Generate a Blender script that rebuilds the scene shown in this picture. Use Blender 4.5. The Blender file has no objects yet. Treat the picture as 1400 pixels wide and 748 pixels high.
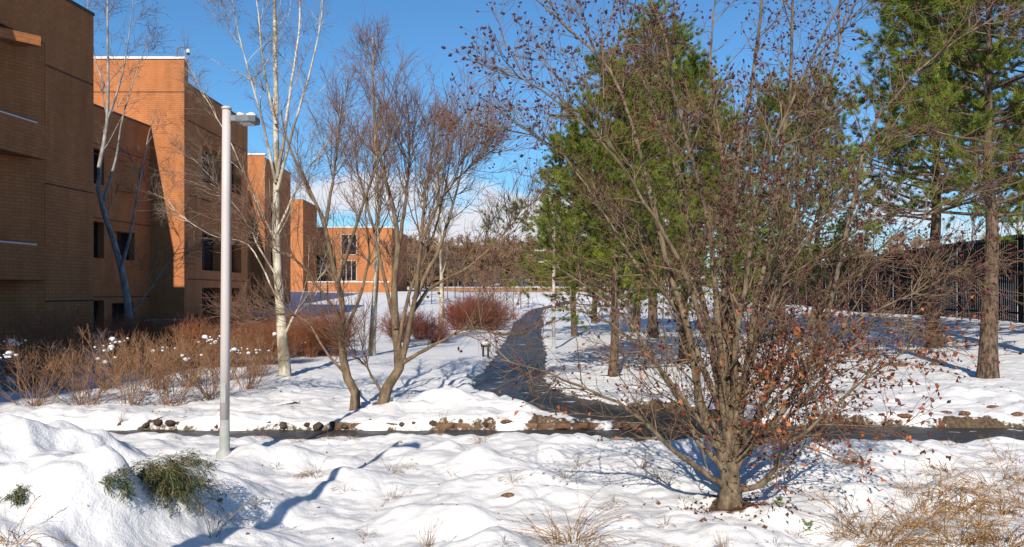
import bpy, math, random
import numpy as np
from mathutils import Vector

C = bpy.data.collections.new('park')
bpy.context.scene.collection.children.link(C)
F, CX, HY, CZ = 1080.0, 700.0, 400.0, 2.0       # focal length in photo pixels, horizon row, eye height
PI = math.pi
R = math.radians
def P(px, py, Y):
    return np.array([(px - CX) / F * Y, Y, CZ - (py - HY) / F * Y])

# ------------------------------------------------------------------ noise
def _hash(ix, iy, seed):
    h = (ix.astype(np.int64) * 374761393 + iy.astype(np.int64) * 668265263 + seed * 974634777) & 0x7fffffff
    h = ((h ^ (h >> 13)) * 1274126177) & 0x7fffffff
    return ((h ^ (h >> 16)) & 0xffff) / 65535.0
def vn(x, y, seed=0):
    ix, iy = np.floor(x), np.floor(y)
    fx, fy = x - ix, y - iy
    fx = fx * fx * fx * (fx * (fx * 6 - 15) + 10); fy = fy * fy * fy * (fy * (fy * 6 - 15) + 10)
    a = _hash(ix, iy, seed); b = _hash(ix + 1, iy, seed); c = _hash(ix, iy + 1, seed); d = _hash(ix + 1, iy + 1, seed)
    return (a + (b - a) * fx) * (1 - fy) + (c + (d - c) * fx) * fy - 0.5
def fbm(x, y, o=4, seed=0):
    s, a = 0, 1.0
    for k in range(o):
        s = s + a * vn(x * 2 ** k + 17.3 * k, y * 2 ** k - 9.1 * k, seed + k); a *= 0.5
    return s
def ss(a, b, x):
    t = np.clip((x - a) / (b - a), 0, 1); return t * t * (3 - 2 * t)

# ------------------------------------------------------------------ terrain
MAIN = np.array([(9.5, 116), (5.6, 108), (3.6, 100), (2.2, 78), (1.25, 56), (.72, 40.8), (.47, 32), (.26, 25), (.05, 20.4), (-.05, 18.2),
                 (.2, 16.2), (.85, 14.7), (1.75, 13.5), (2.9, 12.55), (4.2, 12.0), (6.5, 11.85)])
CROSS = np.array([(-60, 11.75), (-12, 11.7), (-4, 11.65), (2, 11.7), (8, 11.85), (20, 12.0), (60, 12.6)])
def smooth_poly(p, n=8):
    p = np.asarray(p, float); q = np.vstack([2 * p[0] - p[1], p, 2 * p[-1] - p[-2]]); out = []
    for i in range(1, len(q) - 2):
        for t in np.arange(n) / n:
            a, b, c, d = q[i - 1], q[i], q[i + 1], q[i + 2]
            out.append(.5 * (2 * b + (c - a) * t + (2 * a - 5 * b + 4 * c - d) * t * t + (3 * b - a - 3 * c + d) * t ** 3))
    out.append(p[-1]); return np.array(out)
MAIN_S = smooth_poly(MAIN, 5); CROSS_S = smooth_poly(CROSS, 3)
def dist_poly(x, y, poly):
    d = np.full(np.shape(x), 1e9)
    for a, b in zip(poly[:-1], poly[1:]):
        ab = b - a; L2 = ab @ ab
        t = np.clip(((x - a[0]) * ab[0] + (y - a[1]) * ab[1]) / L2, 0, 1)
        d = np.minimum(d, np.hypot(x - a[0] - t * ab[0], y - a[1] - t * ab[1]))
    return d
W_MAIN, W_CROSS = .74, .66
def farrise(x, y):
    left = ss(60, 103, y) * 2.05
    mid = ss(104, 126, y) * 2.0
    w = ss(-1.5, -9, x)
    right = ss(70, 126, y) * 2.0
    wr = ss(8, 16, x)
    return left * w + (1 - w) * (mid * (1 - wr) + right * wr)
def zpath(x, y):
    return -.15 + .09 * ss(12.4, 16.5, y) + farrise(x, y) * .9
def gauss(x, y, cx, cy, sx, sy): return np.exp(-((x - cx) / sx) ** 2 - ((y - cy) / sy) ** 2)
rb = np.random.RandomState(5)
HUM = [(rb.uniform(-3.2, 5), rb.uniform(4.6, 10.4), rb.uniform(.14, .42), rb.uniform(.04, .14) * (1 if rb.rand() < .75 else -.7)) for _ in range(110)]
def hsnow(x, y):
    near = ss(30, 9, y)
    z = fbm(x / 2.3, y / 2.3, 3, 3) * .10 * (.35 + .65 * near) + fbm(x / .75, y / .75, 4, 9) * .095 * near + (np.abs(fbm(x / .5, y / .42, 2, 63)) * .10 + np.abs(fbm(x / .2, y / .17, 2, 29)) * .035 - .035) * near
    z = z + fbm(x / 9, y / 9, 2, 31) * .25 * ss(16, 50, y)
    for cx, cy, r, h in HUM:
        z = z + h * gauss(x, y, cx, cy, r * 1.25, r)
    z = z - .10 * ss(5.2, 1.5, y) * 0 + .05 * ss(2.5, 4.5, x) * ss(10, 7, y)
    # heaped snow at the left
    px = np.clip((x + 4.5) / 2.3, 0, 1.6)
    prof = 1.08 * (1 - px ** 2); prof = np.where(prof > .07, prof, .07 * np.exp((prof - .07) / .09))
    yy = np.where(y > 6.4, np.exp(-((y - 6.4) / 1.25) ** 2), np.exp(-((y - 6.4) / 1.9) ** 2))
    lump = 1 + .42 * fbm(x / .62, y / .62, 2, 77) + .10 * fbm(x / .28, y / .28, 2, 78)
    z = z + prof * yy * lump
    z = z + .20 * gauss(x, y, -2.86, 5.7, .2, .2) + .12 * gauss(x, y, -3.1, 5.5, .22, .18)
    # shovelled heap beside the bend
    z = z + (.27 * gauss(x, y, -1.12, 13.95, .5, .5) + .12 * gauss(x, y, -.45, 13.5, .6, .4) + .14 * gauss(x, y, -1.7, 13.6, .6, .5)) * (1 + .5 * fbm(x / .3, y / .3, 3, 41))
    z = z + .10 * gauss(x, y, 4.9, 9.3, 2.2, .7) - .09 * gauss(0 * x, y, 0, 10.75, 1, .55) * (.25 + .75 * ss(1.2, 2.6, x)) + .035 * ss(1.5, -.5, x) * gauss(0 * x, y, 0, 10.7, 1, .5) - .05 * gauss(x, y, 1.0, 13.2, 1.6, .5)
    z = z + .2 * gauss(x, y, 8.6, 14.6, .8, .7) * (1 + .5 * fbm(x / .4, y / .4, 3, 44))
    # rise towards the black fence
    z = z + .9 * ss(8.5, 18.5, x - .05 * (y - 18)) * ss(13, 23, y)
    z = z + farrise(x, y) + 4.0 * ss(134, 178, y)
    return z
def H(x, y, full=False):
    x = np.asarray(x, float); y = np.asarray(y, float)
    hs = hsnow(x, y)
    dm = dist_poly(x, y, MAIN_S) - W_MAIN; dc = dist_poly(x, y, CROSS_S) - W_CROSS
    dm = dm - .30 * gauss(x, y, 1.5, 13.7, 1.7, 1.1)
    d = np.minimum(dm, dc)
    rag = fbm(x / .5, y / .5, 3, 55)
    bank = np.where(dm < dc, .28, .15)
    s = ss(-.02, 1, (d + rag * .14 + .03) / bank)
    z = (zpath(x, y) - .07) * (1 - s) + (hs + .03) * s
    z = z + .07 * gauss(d, 0 * d, .34, 0, .16, 1) * s * ss(40, 15, y) * (.6 + rag)
    if not full: return z
    dirt = ss(np.where(dm < dc, .28, .12 + .05 * ss(2, 4.5, x)), .02, d + rag * .3 - .02) * (.55 + .12 * ss(1.8, .8, x) * ss(11.8, 12.2, y) * ss(13, 12.8, y) + .4 * gauss(x, y, .6, 16, 2.0, 2.8) + .35 * ss(2, 4, x) * ss(14, 12, y))
    dirt = np.maximum(dirt, ss(.42, .1, np.where(x > 1.0, d, 9) + rag * .3) * gauss(x, y, 2.2, 13.6, 3.4, 1.6))
    # bare soil seams along a snowed-over side path, and melted rings at trunks
    for seam, wd in SEAMS:
        ds = dist_poly(x, y, seam)
        dirt = np.maximum(dirt, ss(wd, wd * .3, ds + rag * .22 + .03)); z = z - .06 * ss(wd * 1.5, 0, ds + rag * .1)
    for cx, cy, r in RINGS:
        dd = np.hypot(x - cx, y - cy)
        dirt = np.maximum(dirt, ss(r, r * .45, dd + rag * r * .8))
    return z, np.clip(dirt, 0, 1)
def gpx(px, py, z=0.0):
    Y = (CZ - z) * F / (py - HY); return ((px - CX) / F * Y, Y)
SEAMS = [(np.array([gpx(120, 584), gpx(314, 557), gpx(420, 551), gpx(560, 541)]), .10), (np.array([gpx(250, 548), gpx(316, 542), gpx(400, 534)]), .17)]
RINGS = []
def Hs(x, y): return float(H(np.array([x]), np.array([y]))[0])
def ground_pt(px, py):
    """where the sight line through a photo pixel meets the snow"""
    Y = np.linspace(3.5, 140, 6000); x = (px - CX) / F * Y; zl = CZ - (py - HY) / F * Y
    h = H(x, Y); k = np.argmax(zl <= h)
    return float(x[k]), float(Y[k]), float(h[k])

# ------------------------------------------------------------------ mesh helpers
def make_mesh(name, verts, polys, uv=None, smooth=False):
    """verts (V,3); polys: list of (n,k) index arrays"""
    m = bpy.data.meshes.new(name)
    verts = np.ascontiguousarray(verts, np.float32)
    m.vertices.add(len(verts)); m.vertices.foreach_set('co', verts.ravel())
    polys = [np.asarray(p, np.int32) for p in polys if len(p)]
    loops = np.concatenate([p.ravel() for p in polys])
    counts = np.concatenate([np.full(len(p), p.shape[1], np.int32) for p in polys])
    starts = np.concatenate([[0], np.cumsum(counts)[:-1]]).astype(np.int32)
    m.loops.add(len(loops)); m.loops.foreach_set('vertex_index', loops)
    m.polygons.add(len(counts)); m.polygons.foreach_set('loop_start', starts)
    if smooth: m.polygons.foreach_set('use_smooth', np.ones(len(counts), bool))
    if uv is not None:
        l = m.uv_layers.new(name='UVMap'); l.data.foreach_set('uv', np.asarray(uv, np.float32).ravel())
    m.update(calc_edges=True); m.validate()
    return m
def link(name, mesh, mat=None, parent=None):
    o = bpy.data.objects.new(name, mesh); C.objects.link(o)
    if mat is not None and mesh is not None and not mesh.materials: mesh.materials.append(mat)
    if parent is not None: o.parent = parent
    return o
def tag(o, label=None, cat=None, group=None, kind=None):
    if label: o['label'] = label
    if cat: o['category'] = cat
    if group: o['group'] = group
    if kind: o['kind'] = kind
    return o
def thing(name, label, cat, loc, rz=0, group=None):
    o = bpy.data.objects.new(name, None); C.objects.link(o); o.empty_display_size = .2
    o.location = [float(v) for v in loc]; o.rotation_euler = (0, 0, rz)
    return tag(o, label, cat, group)
def dup(root, loc, rz=0, label=None, sc=1.0, group=None):
    r = root.copy(); C.objects.link(r); r.location = [float(v) for v in loc]; r.rotation_euler = (0, 0, rz)
    r.scale = (sc, sc, sc) if np.isscalar(sc) else sc
    if label: r['label'] = label
    if group: r['group'] = group
    for ch in list(root.children):
        c = ch.copy(); C.objects.link(c); c.parent = r
        for g in list(ch.children):
            d = g.copy(); C.objects.link(d); d.parent = c
    return r

class MB:
    """collects boxes, prisms, lathes and tubes into one mesh, with box-mapped UVs in metres"""
    def __init__(s): s.v = []; s.f = []; s.uv = []; s.sm = []
    def face(s, pts, uv=None, sm=False):
        b = len(s.v); pts = [np.asarray(p, float) for p in pts]; s.v += pts; s.f.append(list(range(b, b + len(pts))))
        if uv is None:
            n = np.cross(pts[1] - pts[0], pts[2] - pts[0]); n = n / (np.linalg.norm(n) + 1e-12)
            if abs(n[2]) > .8: uv = [(p[0], p[1]) for p in pts]
            else:
                t = np.array([-n[1], n[0], 0]); t /= np.linalg.norm(t) + 1e-12
                uv = [(p @ t, p[2]) for p in pts]
        s.uv += list(uv); s.sm.append(sm)
    def box(s, a, b, bev=0):
        (x0, y0, z0), (x1, y1, z1) = a, b
        s.prism([(x0, y0), (x1, y0), (x1, y1), (x0, y1)], z0, z1, bev)
    def prism(s, poly, z0, z1, bev=0):
        poly = [np.array(p, float) for p in poly]; n = len(poly)
        area = sum(poly[i][0] * poly[(i + 1) % n][1] - poly[(i + 1) % n][0] * poly[i][1] for i in range(n))
        if area < 0: poly = poly[::-1]
        if bev:
            c = sum(poly) / n
            rings = [([p + (c - p) / max(np.linalg.norm(c - p), 1e-9) * bev for p in poly], z0), (poly, z0 + bev), (poly, z1 - bev),
                     ([p + (c - p) / max(np.linalg.norm(c - p), 1e-9) * bev for p in poly], z1)]
        else: rings = [(poly, z0), (poly, z1)]
        for (pa, za), (pb, zb) in zip(rings[:-1], rings[1:]):
            for i in range(n):
                j = (i + 1) % n
                s.face([(*pa[i], za), (*pa[j], za), (*pb[j], zb), (*pb[i], zb)])
        s.face([(*p, rings[-1][1]) for p in rings[-1][0]]); s.face([(*p, rings[0][1]) for p in rings[0][0][::-1]])
    def tube(s, pts, r, sides=10, caps=True):
        pts = np.asarray(pts, float); K = len(pts); r = np.broadcast_to(r, K)
        v, q = tubes(pts[None], np.asarray(r)[None], sides)
        for k in q: s.face([v[i] for i in k], [(0, 0)] * 4, True)
        if caps:
            s.face([v[i] for i in range(sides)][::-1], [(0, 0)] * sides); s.face([v[(K - 1) * sides + i] for i in range(sides)], [(0, 0)] * sides)
    def obj(s, name, mat, parent=None, off=(0, 0, 0)):
        vs = np.array(s.v) - np.asarray(off, float)
        m = bpy.data.meshes.new(name); m.from_pydata(vs.tolist(), [], s.f)
        l = m.uv_layers.new(name='UVMap'); l.data.foreach_set('uv', np.asarray(s.uv, np.float32).ravel())
        m.polygons.foreach_set('use_smooth', np.array(s.sm, bool)); m.update()
        import bmesh
        if any(s.sm):
            bm = bmesh.new(); bm.from_mesh(m); bmesh.ops.remove_doubles(bm, verts=bm.verts, dist=1e-5); bm.to_mesh(m); bm.free()
        return link(name, m, mat, parent)

def tubes(pts, rad, S, twist=0.0):
    """pts (N,K,3), rad (N,K): open tubes; returns verts, quads"""
    N, K = pts.shape[:2]
    t = np.gradient(pts, axis=1); t /= np.linalg.norm(t, axis=2, keepdims=True) + 1e-12
    mt = t.mean(axis=1); ref = np.where(np.abs(mt[:, 2:3]) > .8, np.array([[1., .13, 0]]), np.array([[.11, .07, 1.]]))
    u = np.cross(t, ref[:, None, :]); u /= np.linalg.norm(u, axis=2, keepdims=True) + 1e-12
    w = np.cross(t, u)
    a = np.arange(S) * 2 * PI / S + twist
    v = pts[:, :, None, :] + rad[:, :, None, None] * (np.cos(a)[None, None, :, None] * u[:, :, None, :] + np.sin(a)[None, None, :, None] * w[:, :, None, :])
    idx = np.arange(N * K * S).reshape(N, K, S)
    nx = np.roll(idx, -1, axis=2)
    q = np.stack([idx[:, :-1], nx[:, :-1], nx[:, 1:], idx[:, 1:]], axis=-1).reshape(-1, 4)
    return v.reshape(-1, 3), q
def join(parts):
    vs, qs, b = [], [], 0
    for v, q in parts:
        vs.append(v); qs.append(q + b); b += len(v)
    return np.vstack(vs), np.vstack(qs)

# ------------------------------------------------------------------ branching
def resample(p, K):
    p = smooth_poly(p, 6); d = np.concatenate([[0], np.cumsum(np.linalg.norm(np.diff(p, axis=0), axis=1))])
    t = np.linspace(0, d[-1], K); return np.stack([np.interp(t, d, p[:, i]) for i in range(3)], axis=1)
def grow(rng, pts, rad, n, t0=.2, t1=1., ang=50, ang_sd=12, length=1., lsd=.25, shrink=.5, K=6, wander=.12, up=.05, rr=.6, rmin=.003, tip=.0015, rmax=1e9, per_m=False):
    """children for each polyline of a batch"""
    N, K0 = pts.shape[:2]
    L = np.linalg.norm(np.diff(pts, axis=1), axis=2).sum(1)
    cnt = np.maximum(1, rng.poisson(n * L if per_m else n, N))
    i = np.repeat(np.arange(N), cnt); M = len(i)
    t = rng.uniform(t0, t1, M) ** .9
    f = t * (K0 - 1); k = np.minimum(f.astype(int), K0 - 2); fr = (f - k)[:, None]
    p = pts[i, k] * (1 - fr) + pts[i, k + 1] * fr
    r = rad[i, k] * (1 - fr[:, 0]) + rad[i, k + 1] * fr[:, 0]
    tg = pts[i, k + 1] - pts[i, k]; tg /= np.linalg.norm(tg, axis=1, keepdims=True) + 1e-12
    rv = rng.normal(size=(M, 3)); rv -= (rv * tg).sum(1, keepdims=True) * tg; rv /= np.linalg.norm(rv, axis=1, keepdims=True)
    a = np.radians(rng.normal(ang, ang_sd, M))[:, None]
    d = np.cos(a) * tg + np.sin(a) * rv
    LL = length * (1 - shrink * t) * np.exp(rng.normal(0, lsd, M))
    r0 = np.clip(r * rr * rng.uniform(.7, 1.1, M), rmin, rmax); r0 = np.minimum(r0, np.maximum(r * .95, rmin))
    out = np.zeros((M, K, 3)); out[:, 0] = p; step = (LL / (K - 1))[:, None]
    for s in range(1, K):
        d = d + rng.normal(0, wander, (M, 3)); d[:, 2] += up; d /= np.linalg.norm(d, axis=1, keepdims=True)
        out[:, s] = out[:, s - 1] + d * step
    rd = r0[:, None] * (1 - np.linspace(0, 1, K)[None]) + tip * np.linspace(0, 1, K)[None]
    return out, rd
def stems_batch(stems, K=16, rng=None, wob=0):
    ps, rs = [], []
    for pl, r0, r1 in stems:
        p = resample(np.array(pl, float), K)
        if rng is not None and wob:
            w = rng.normal(0, wob, (K, 3)); w[0] = 0; p = p + w
        ps.append(p); rs.append(r0 + (r1 - r0) * np.linspace(0, 1, K) ** .62)
    return np.array(ps), np.array(rs)
def octa(pos, d, ln, wd, rng):
    """small pointed buds / curled leaves: stretched octahedra"""
    M = len(pos); d = d / (np.linalg.norm(d, axis=1, keepdims=True) + 1e-9)
    rv = rng.normal(size=(M, 3)); u = np.cross(d, rv); u /= np.linalg.norm(u, axis=1, keepdims=True) + 1e-9; w = np.cross(d, u)
    ln = np.broadcast_to(ln, M)[:, None]; wd = np.broadcast_to(wd, M)[:, None]
    V = np.stack([pos, pos + d * ln * .45 + u * wd, pos + d * ln * .45 + w * wd * .6, pos + d * ln * .45 - u * wd, pos + d * ln * .45 - w * wd * .6, pos + d * ln], axis=1)
    T = np.array([(0, 2, 1), (0, 3, 2), (0, 4, 3), (0, 1, 4), (5, 1, 2), (5, 2, 3), (5, 3, 4), (5, 4, 1)])
    return V.reshape(-1, 3), (T[None] + (np.arange(M) * 6)[:, None, None]).reshape(-1, 3)
def leaves(pos, d, ln, wd, rng, curl=.35):
    """folded curled leaves: two pairs of faces about a bent midrib"""
    M = len(pos); d = d / (np.linalg.norm(d, axis=1, keepdims=True) + 1e-9)
    rv = rng.normal(size=(M, 3)); u = np.cross(d, rv); u /= np.linalg.norm(u, axis=1, keepdims=True) + 1e-9; w = np.cross(d, u)
    ln = np.broadcast_to(ln, M)[:, None]; wd = np.broadcast_to(wd, M)[:, None]
    V = np.stack([pos, pos + d * ln * .5 + w * ln * curl * .4, pos + d * ln * .95 - w * ln * curl * .5,
                  pos + d * ln * .45 + u * wd + w * ln * curl * .8, pos + d * ln * .5 - u * wd + w * ln * curl * .7], axis=1)
    T = np.array([(0, 1, 3), (1, 2, 3), (0, 4, 1), (1, 4, 2)])
    return V.reshape(-1, 3), (T[None] + (np.arange(M) * 5)[:, None, None]).reshape(-1, 3)
def needles(pos, d, n, ln, wd, spread, rng):
    """tufts of thin needles"""
    M = len(pos) * n; p = np.repeat(pos, n, 0); d = np.repeat(d, n, 0)
    d = d / (np.linalg.norm(d, axis=1, keepdims=True) + 1e-9) + rng.normal(0, spread, (M, 3)); d /= np.linalg.norm(d, axis=1, keepdims=True)
    s = np.cross(d, rng.normal(size=(M, 3))); s /= np.linalg.norm(s, axis=1, keepdims=True) + 1e-9
    l = (ln * rng.uniform(.7, 1.15, M))[:, None]
    p = p + rng.normal(0, .02, (M, 3))
    V = np.stack([p - s * wd, p + s * wd, p + d * l], axis=1).reshape(-1, 3)
    return V, np.arange(M * 3).reshape(M, 3)

# ------------------------------------------------------------------ materials
def mat(name, build):
    m = bpy.data.materials.new(name); m.use_nodes = True; nt = m.node_tree
    b = nt.nodes['Principled BSDF']; build(nt, b); return m
def N(nt, t, **k):
    n = nt.nodes.new(t)
    for a, v in k.items():
        if a in n.inputs.keys() if isinstance(a, str) else False: n.inputs[a].default_value = v
        else: setattr(n, a, v)
    return n
def col(c): return (c[0], c[1], c[2], 1)
def noise(nt, scale, detail=4, coord='Object', stretch=(1, 1, 1), rough=.6):
    tc = nt.nodes.new('ShaderNodeTexCoord'); mp = nt.nodes.new('ShaderNodeMapping'); mp.inputs['Scale'].default_value = stretch
    nt.links.new(tc.outputs[coord], mp.inputs[0])
    n = nt.nodes.new('ShaderNodeTexNoise'); n.inputs['Scale'].default_value = scale; n.inputs['Detail'].default_value = detail; n.inputs['Roughness'].default_value = rough
    nt.links.new(mp.outputs[0], n.inputs['Vector']); return n.outputs['Fac']
def ramp(nt, fac, stops):
    r = nt.nodes.new('ShaderNodeValToRGB'); e = r.color_ramp.elements
    while len(e) < len(stops): e.new(.5)
    for k, (p, c) in enumerate(stops): e[k].position = p; e[k].color = col(c)
    nt.links.new(fac, r.inputs[0]); return r.outputs[0]
def bump(nt, b, h, strength=.3, dist=.02):
    n = nt.nodes.new('ShaderNodeBump'); n.inputs['Strength'].default_value = strength; n.inputs['Distance'].default_value = dist
    nt.links.new(h, n.inputs['Height']); nt.links.new(n.outputs[0], b.inputs['Normal'])
def mix(nt, fac, a, bb):
    n = nt.nodes.new('ShaderNodeMix'); n.data_type = 'RGBA'
    for s, v in ((n.inputs[0], fac), (n.inputs[6], a), (n.inputs[7], bb)):
        if isinstance(v, bpy.types.NodeSocket): nt.links.new(v, s)
        elif isinstance(v, (tuple, list)): s.default_value = col(v)
        else: s.default_value = v
    return n.outputs[2]
def two_tone(name, c0, c1, scale=8, rough=.8, stretch=(1, 1, 1), bmp=.4, dist=.01, lo=.35, hi=.65, spec=.3):
    def f(nt, b):
        fa = noise(nt, scale, 5, stretch=stretch)
        nt.links.new(ramp(nt, fa, [(lo, c0), (hi, c1)]), b.inputs['Base Color']); b.inputs['Roughness'].default_value = rough
        b.inputs['Specular IOR Level'].default_value = spec
        if bmp: bump(nt, b, fa, bmp, dist)
    return mat(name, f)
def snow_mat(dirty):
    def f(nt, b):
        n1 = noise(nt, 9, 6); n2 = noise(nt, 60, 4)
        c = mix(nt, n1, (.59, .60, .63), (.69, .69, .70))
        if dirty:
            at = N(nt, 'ShaderNodeAttribute', attribute_name='dirt')
            soil = ramp(nt, noise(nt, 22, 6), [(.3, (.028, .018, .012)), (.5, (.075, .05, .028)), (.72, (.15, .105, .058))])
            m1 = N(nt, 'ShaderNodeMath', operation='ADD'); nt.links.new(at.outputs['Fac'], m1.inputs[0])
            m0 = N(nt, 'ShaderNodeMath', operation='MULTIPLY_ADD'); nt.links.new(noise(nt, 14, 6), m0.inputs[0]); m0.inputs[1].default_value = 1.1; m0.inputs[2].default_value = -.62
            nt.links.new(m0.outputs[0], m1.inputs[1])
            mr = N(nt, 'ShaderNodeMapRange'); mr.inputs[1].default_value = .42; mr.inputs[2].default_value = .62; nt.links.new(m1.outputs[0], mr.inputs[0])
            c = mix(nt, mr.outputs[0], c, soil)
        nt.links.new(c, b.inputs['Base Color']); b.inputs['Roughness'].default_value = .55; b.inputs['Specular IOR Level'].default_value = .25
        ad = N(nt, 'ShaderNodeMath', operation='MULTIPLY_ADD'); nt.links.new(n2, ad.inputs[0]); ad.inputs[1].default_value = .25; nt.links.new(n1, ad.inputs[2])
        bump(nt, b, ad.outputs[0], .5, .05)
    return mat('snow_dirty' if dirty else 'snow', f)
SNOW = snow_mat(False); SNOWG = snow_mat(True)
def brick_mat(name, c0, c1, mortar):
    def f(nt, b):
        tc = N(nt, 'ShaderNodeTexCoord'); br = N(nt, 'ShaderNodeTexBrick')
        nt.links.new(tc.outputs['UV'], br.inputs['Vector']); br.inputs['Scale'].default_value = 1
        br.inputs['Brick Width'].default_value = .34; br.inputs['Row Height'].default_value = .115; br.inputs['Mortar Size'].default_value = .014
        br.inputs['Color1'].default_value = col(c0); br.inputs['Color2'].default_value = col(c1); br.inputs['Mortar'].default_value = col(mortar)
        n = noise(nt, .35, 5); n2 = noise(nt, 1.3, 6, stretch=(1, 1, .22), rough=.7)
        c = mix(nt, n, br.outputs['Color'], (c0[0] * .72, c0[1] * .70, c0[2] * .72))
        h = N(nt, 'ShaderNodeHueSaturation'); nt.links.new(c, h.inputs['Color'])
        mr = N(nt, 'ShaderNodeMapRange'); mr.inputs[1].default_value = .25; mr.inputs[2].default_value = .75; mr.inputs[3].default_value = .70; mr.inputs[4].default_value = 1.2; nt.links.new(n2, mr.inputs[0]); nt.links.new(mr.outputs[0], h.inputs['Value'])
        nt.links.new(h.outputs[0], b.inputs['Base Color']); b.inputs['Roughness'].default_value = .9; b.inputs['Specular IOR Level'].default_value = .15
        bump(nt, b, br.outputs['Fac'], .35, -.01)
    return mat(name, f)
BRICK = brick_mat('orange_brick', (.50, .200, .078), (.40, .152, .060), (.25, .11, .058))
COPING = two_tone('coping_metal', (.05, .035, .03), (.08, .055, .045), 3, .6)
def glass_f(nt, b):
    b.inputs['Base Color'].default_value = (.012, .015, .02, 1); b.inputs['Roughness'].default_value = .06; b.inputs['Specular IOR Level'].default_value = .5
GLASS = mat('dark_glass', glass_f)
FRAME = two_tone('bronze_frame', (.02, .016, .014), (.035, .028, .024), 5, .5, bmp=0)
def asphalt_f(nt, b):
    n = noise(nt, 3.2, 5); g = noise(nt, 140, 3)
    c = mix(nt, g, (.024, .023, .023), (.050, .048, .047))
    ice = ramp(nt, noise(nt, 2.6, 5, stretch=(.55, 1.6, 1)), [(.655, (0, 0, 0)), (.70, (1, 1, 1))])
    brown = ramp(nt, noise(nt, .8, 4), [(.45, (0, 0, 0)), (.7, (.55, .55, .55))])
    c = mix(nt, brown, c, (.05, .04, .028)); c = mix(nt, ice, c, (.62, .65, .70))
    nt.links.new(c, b.inputs['Base Color'])
    nt.links.new(ramp(nt, n, [(.35, (.40, .40, .40)), (.65, (.62, .62, .62))]), b.inputs['Roughness'])
    bump(nt, b, g, .25, .004)
ASPHALT = mat('wet_asphalt', asphalt_f)
BARK_BEECH = two_tone('beech_bark', (.055, .039, .025), (.205, .155, .10), 17, .9, (1, 1, .45), .9, .012, .36, .68)
TWIG_BEECH = two_tone('beech_twigs', (.095, .060, .038), (.21, .138, .085), 6, .8, bmp=0)
BUD = two_tone('maroon_buds', (.035, .010, .013), (.10, .022, .024), 9, .55, bmp=0)
def leaf_f(c0, c1, c2):
    def f(nt, b):
        oi = N(nt, 'ShaderNodeNewGeometry')
        nt.links.new(ramp(nt, oi.outputs['Random Per Island'], [(0, c0), (.5, c1), (1, c2)]), b.inputs['Base Color']); b.inputs['Roughness'].default_value = .65
        b.inputs['Specular IOR Level'].default_value = .2
    return f
LEAF = mat('dead_leaves', leaf_f((.07, .018, .012), (.17, .040, .016), (.36, .12, .035)))
LITTER = mat('leaf_litter', leaf_f((.05, .02, .014), (.10, .04, .02), (.2, .09, .04)))
BARK_GREY = two_tone('grey_brown_bark', (.07, .05, .032), (.19, .135, .085), 14, .9, (1, 1, .4), .5, .01)
TWIG_GREY = two_tone('grey_brown_twigs', (.075, .050, .038), (.16, .108, .078), 5, .85, bmp=0)
TWIG_RED = two_tone('reddish_twigs', (.10, .056, .038), (.21, .118, .08), 5, .85, bmp=0)
def white_bark(nt, b):
    big = noise(nt, 3.2, 5, stretch=(1, 1, .55)); sm = noise(nt, 22, 4, stretch=(1, 1, 2.2))
    c = mix(nt, ramp(nt, big, [(.44, (0, 0, 0)), (.56, (1, 1, 1))]), (.19, .16, .115), (.49, .455, .37))
    c = mix(nt, ramp(nt, sm, [(.58, (0, 0, 0)), (.68, (.8, .8, .8))]), c, (.12, .10, .075))
    nt.links.new(c, b.inputs['Base Color']); b.inputs['Roughness'].default_value = .75; bump(nt, b, sm, .4, .006)
BARK_WHITE = mat('pale_flaking_bark', white_bark)
TWIG_PALE = two_tone('pale_twigs', (.10, .072, .055), (.23, .175, .13), 4, .8, bmp=0)
BARK_PINE = two_tone('pine_bark', (.035, .024, .017), (.145, .10, .07), 17, .95, (1, 1, .4), 1.0, .03, .40, .60)
def needle_f(nt, b):
    g = N(nt, 'ShaderNodeNewGeometry')
    c1 = ramp(nt, g.outputs['Random Per Island'], [(0, (.035, .072, .018)), (.5, (.13, .18, .024)), (1, (.34, .36, .045))])
    c2 = ramp(nt, noise(nt, .9, 3), [(.38, (.035, .075, .020)), (.62, (.265, .295, .034))])
    c = mix(nt, .5, c1, c2); nt.links.new(c, b.inputs['Base Color']); b.inputs['Roughness'].default_value = .5; b.inputs['Specular IOR Level'].default_value = .3
    tr = N(nt, 'ShaderNodeBsdfTranslucent'); nt.links.new(c, tr.inputs[0]); ms = N(nt, 'ShaderNodeMixShader'); ms.inputs[0].default_value = .3
    nt.links.new(b.outputs[0], ms.inputs[1]); nt.links.new(tr.outputs[0], ms.inputs[2]); nt.links.new(ms.outputs[0], nt.nodes['Material Output'].inputs[0])
NEEDLE = mat('pine_needles', needle_f)
GREEN = mat('evergreen_sprigs', leaf_f((.022, .04, .018), (.055, .08, .03), (.13, .13, .05)))
STRAW = mat('dry_straw', leaf_f((.12, .058, .018), (.29, .15, .042), (.44, .255, .08)))
STRAWD = mat('weathered_straw', leaf_f((.12, .075, .04), (.25, .16, .085), (.38, .27, .15)))
SHRUB = two_tone('red_shrub_stems', (.16, .055, .028), (.30, .12, .055), 4, .7, bmp=0)
SHRUBB = two_tone('brown_shrub_stems', (.17, .085, .045), (.33, .19, .105), 4, .8, bmp=0)
SHRUBD = two_tone('dark_red_shrub_stems', (.13, .035, .025), (.23, .075, .05), 4, .7, bmp=0)
ROCK = two_tone('dark_stone', (.022, .017, .014), (.10, .07, .05), 14, .9, bmp=.7, dist=.02)
BRICKEDGE = two_tone('edging_brick', (.075, .045, .03), (.19, .11, .07), 12, .9, bmp=.5, dist=.006)
POLE = two_tone('white_pole_paint', (.42, .385, .385), (.47, .43, .43), 3, .5, (1, 1, .3), .05, .002)
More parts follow.
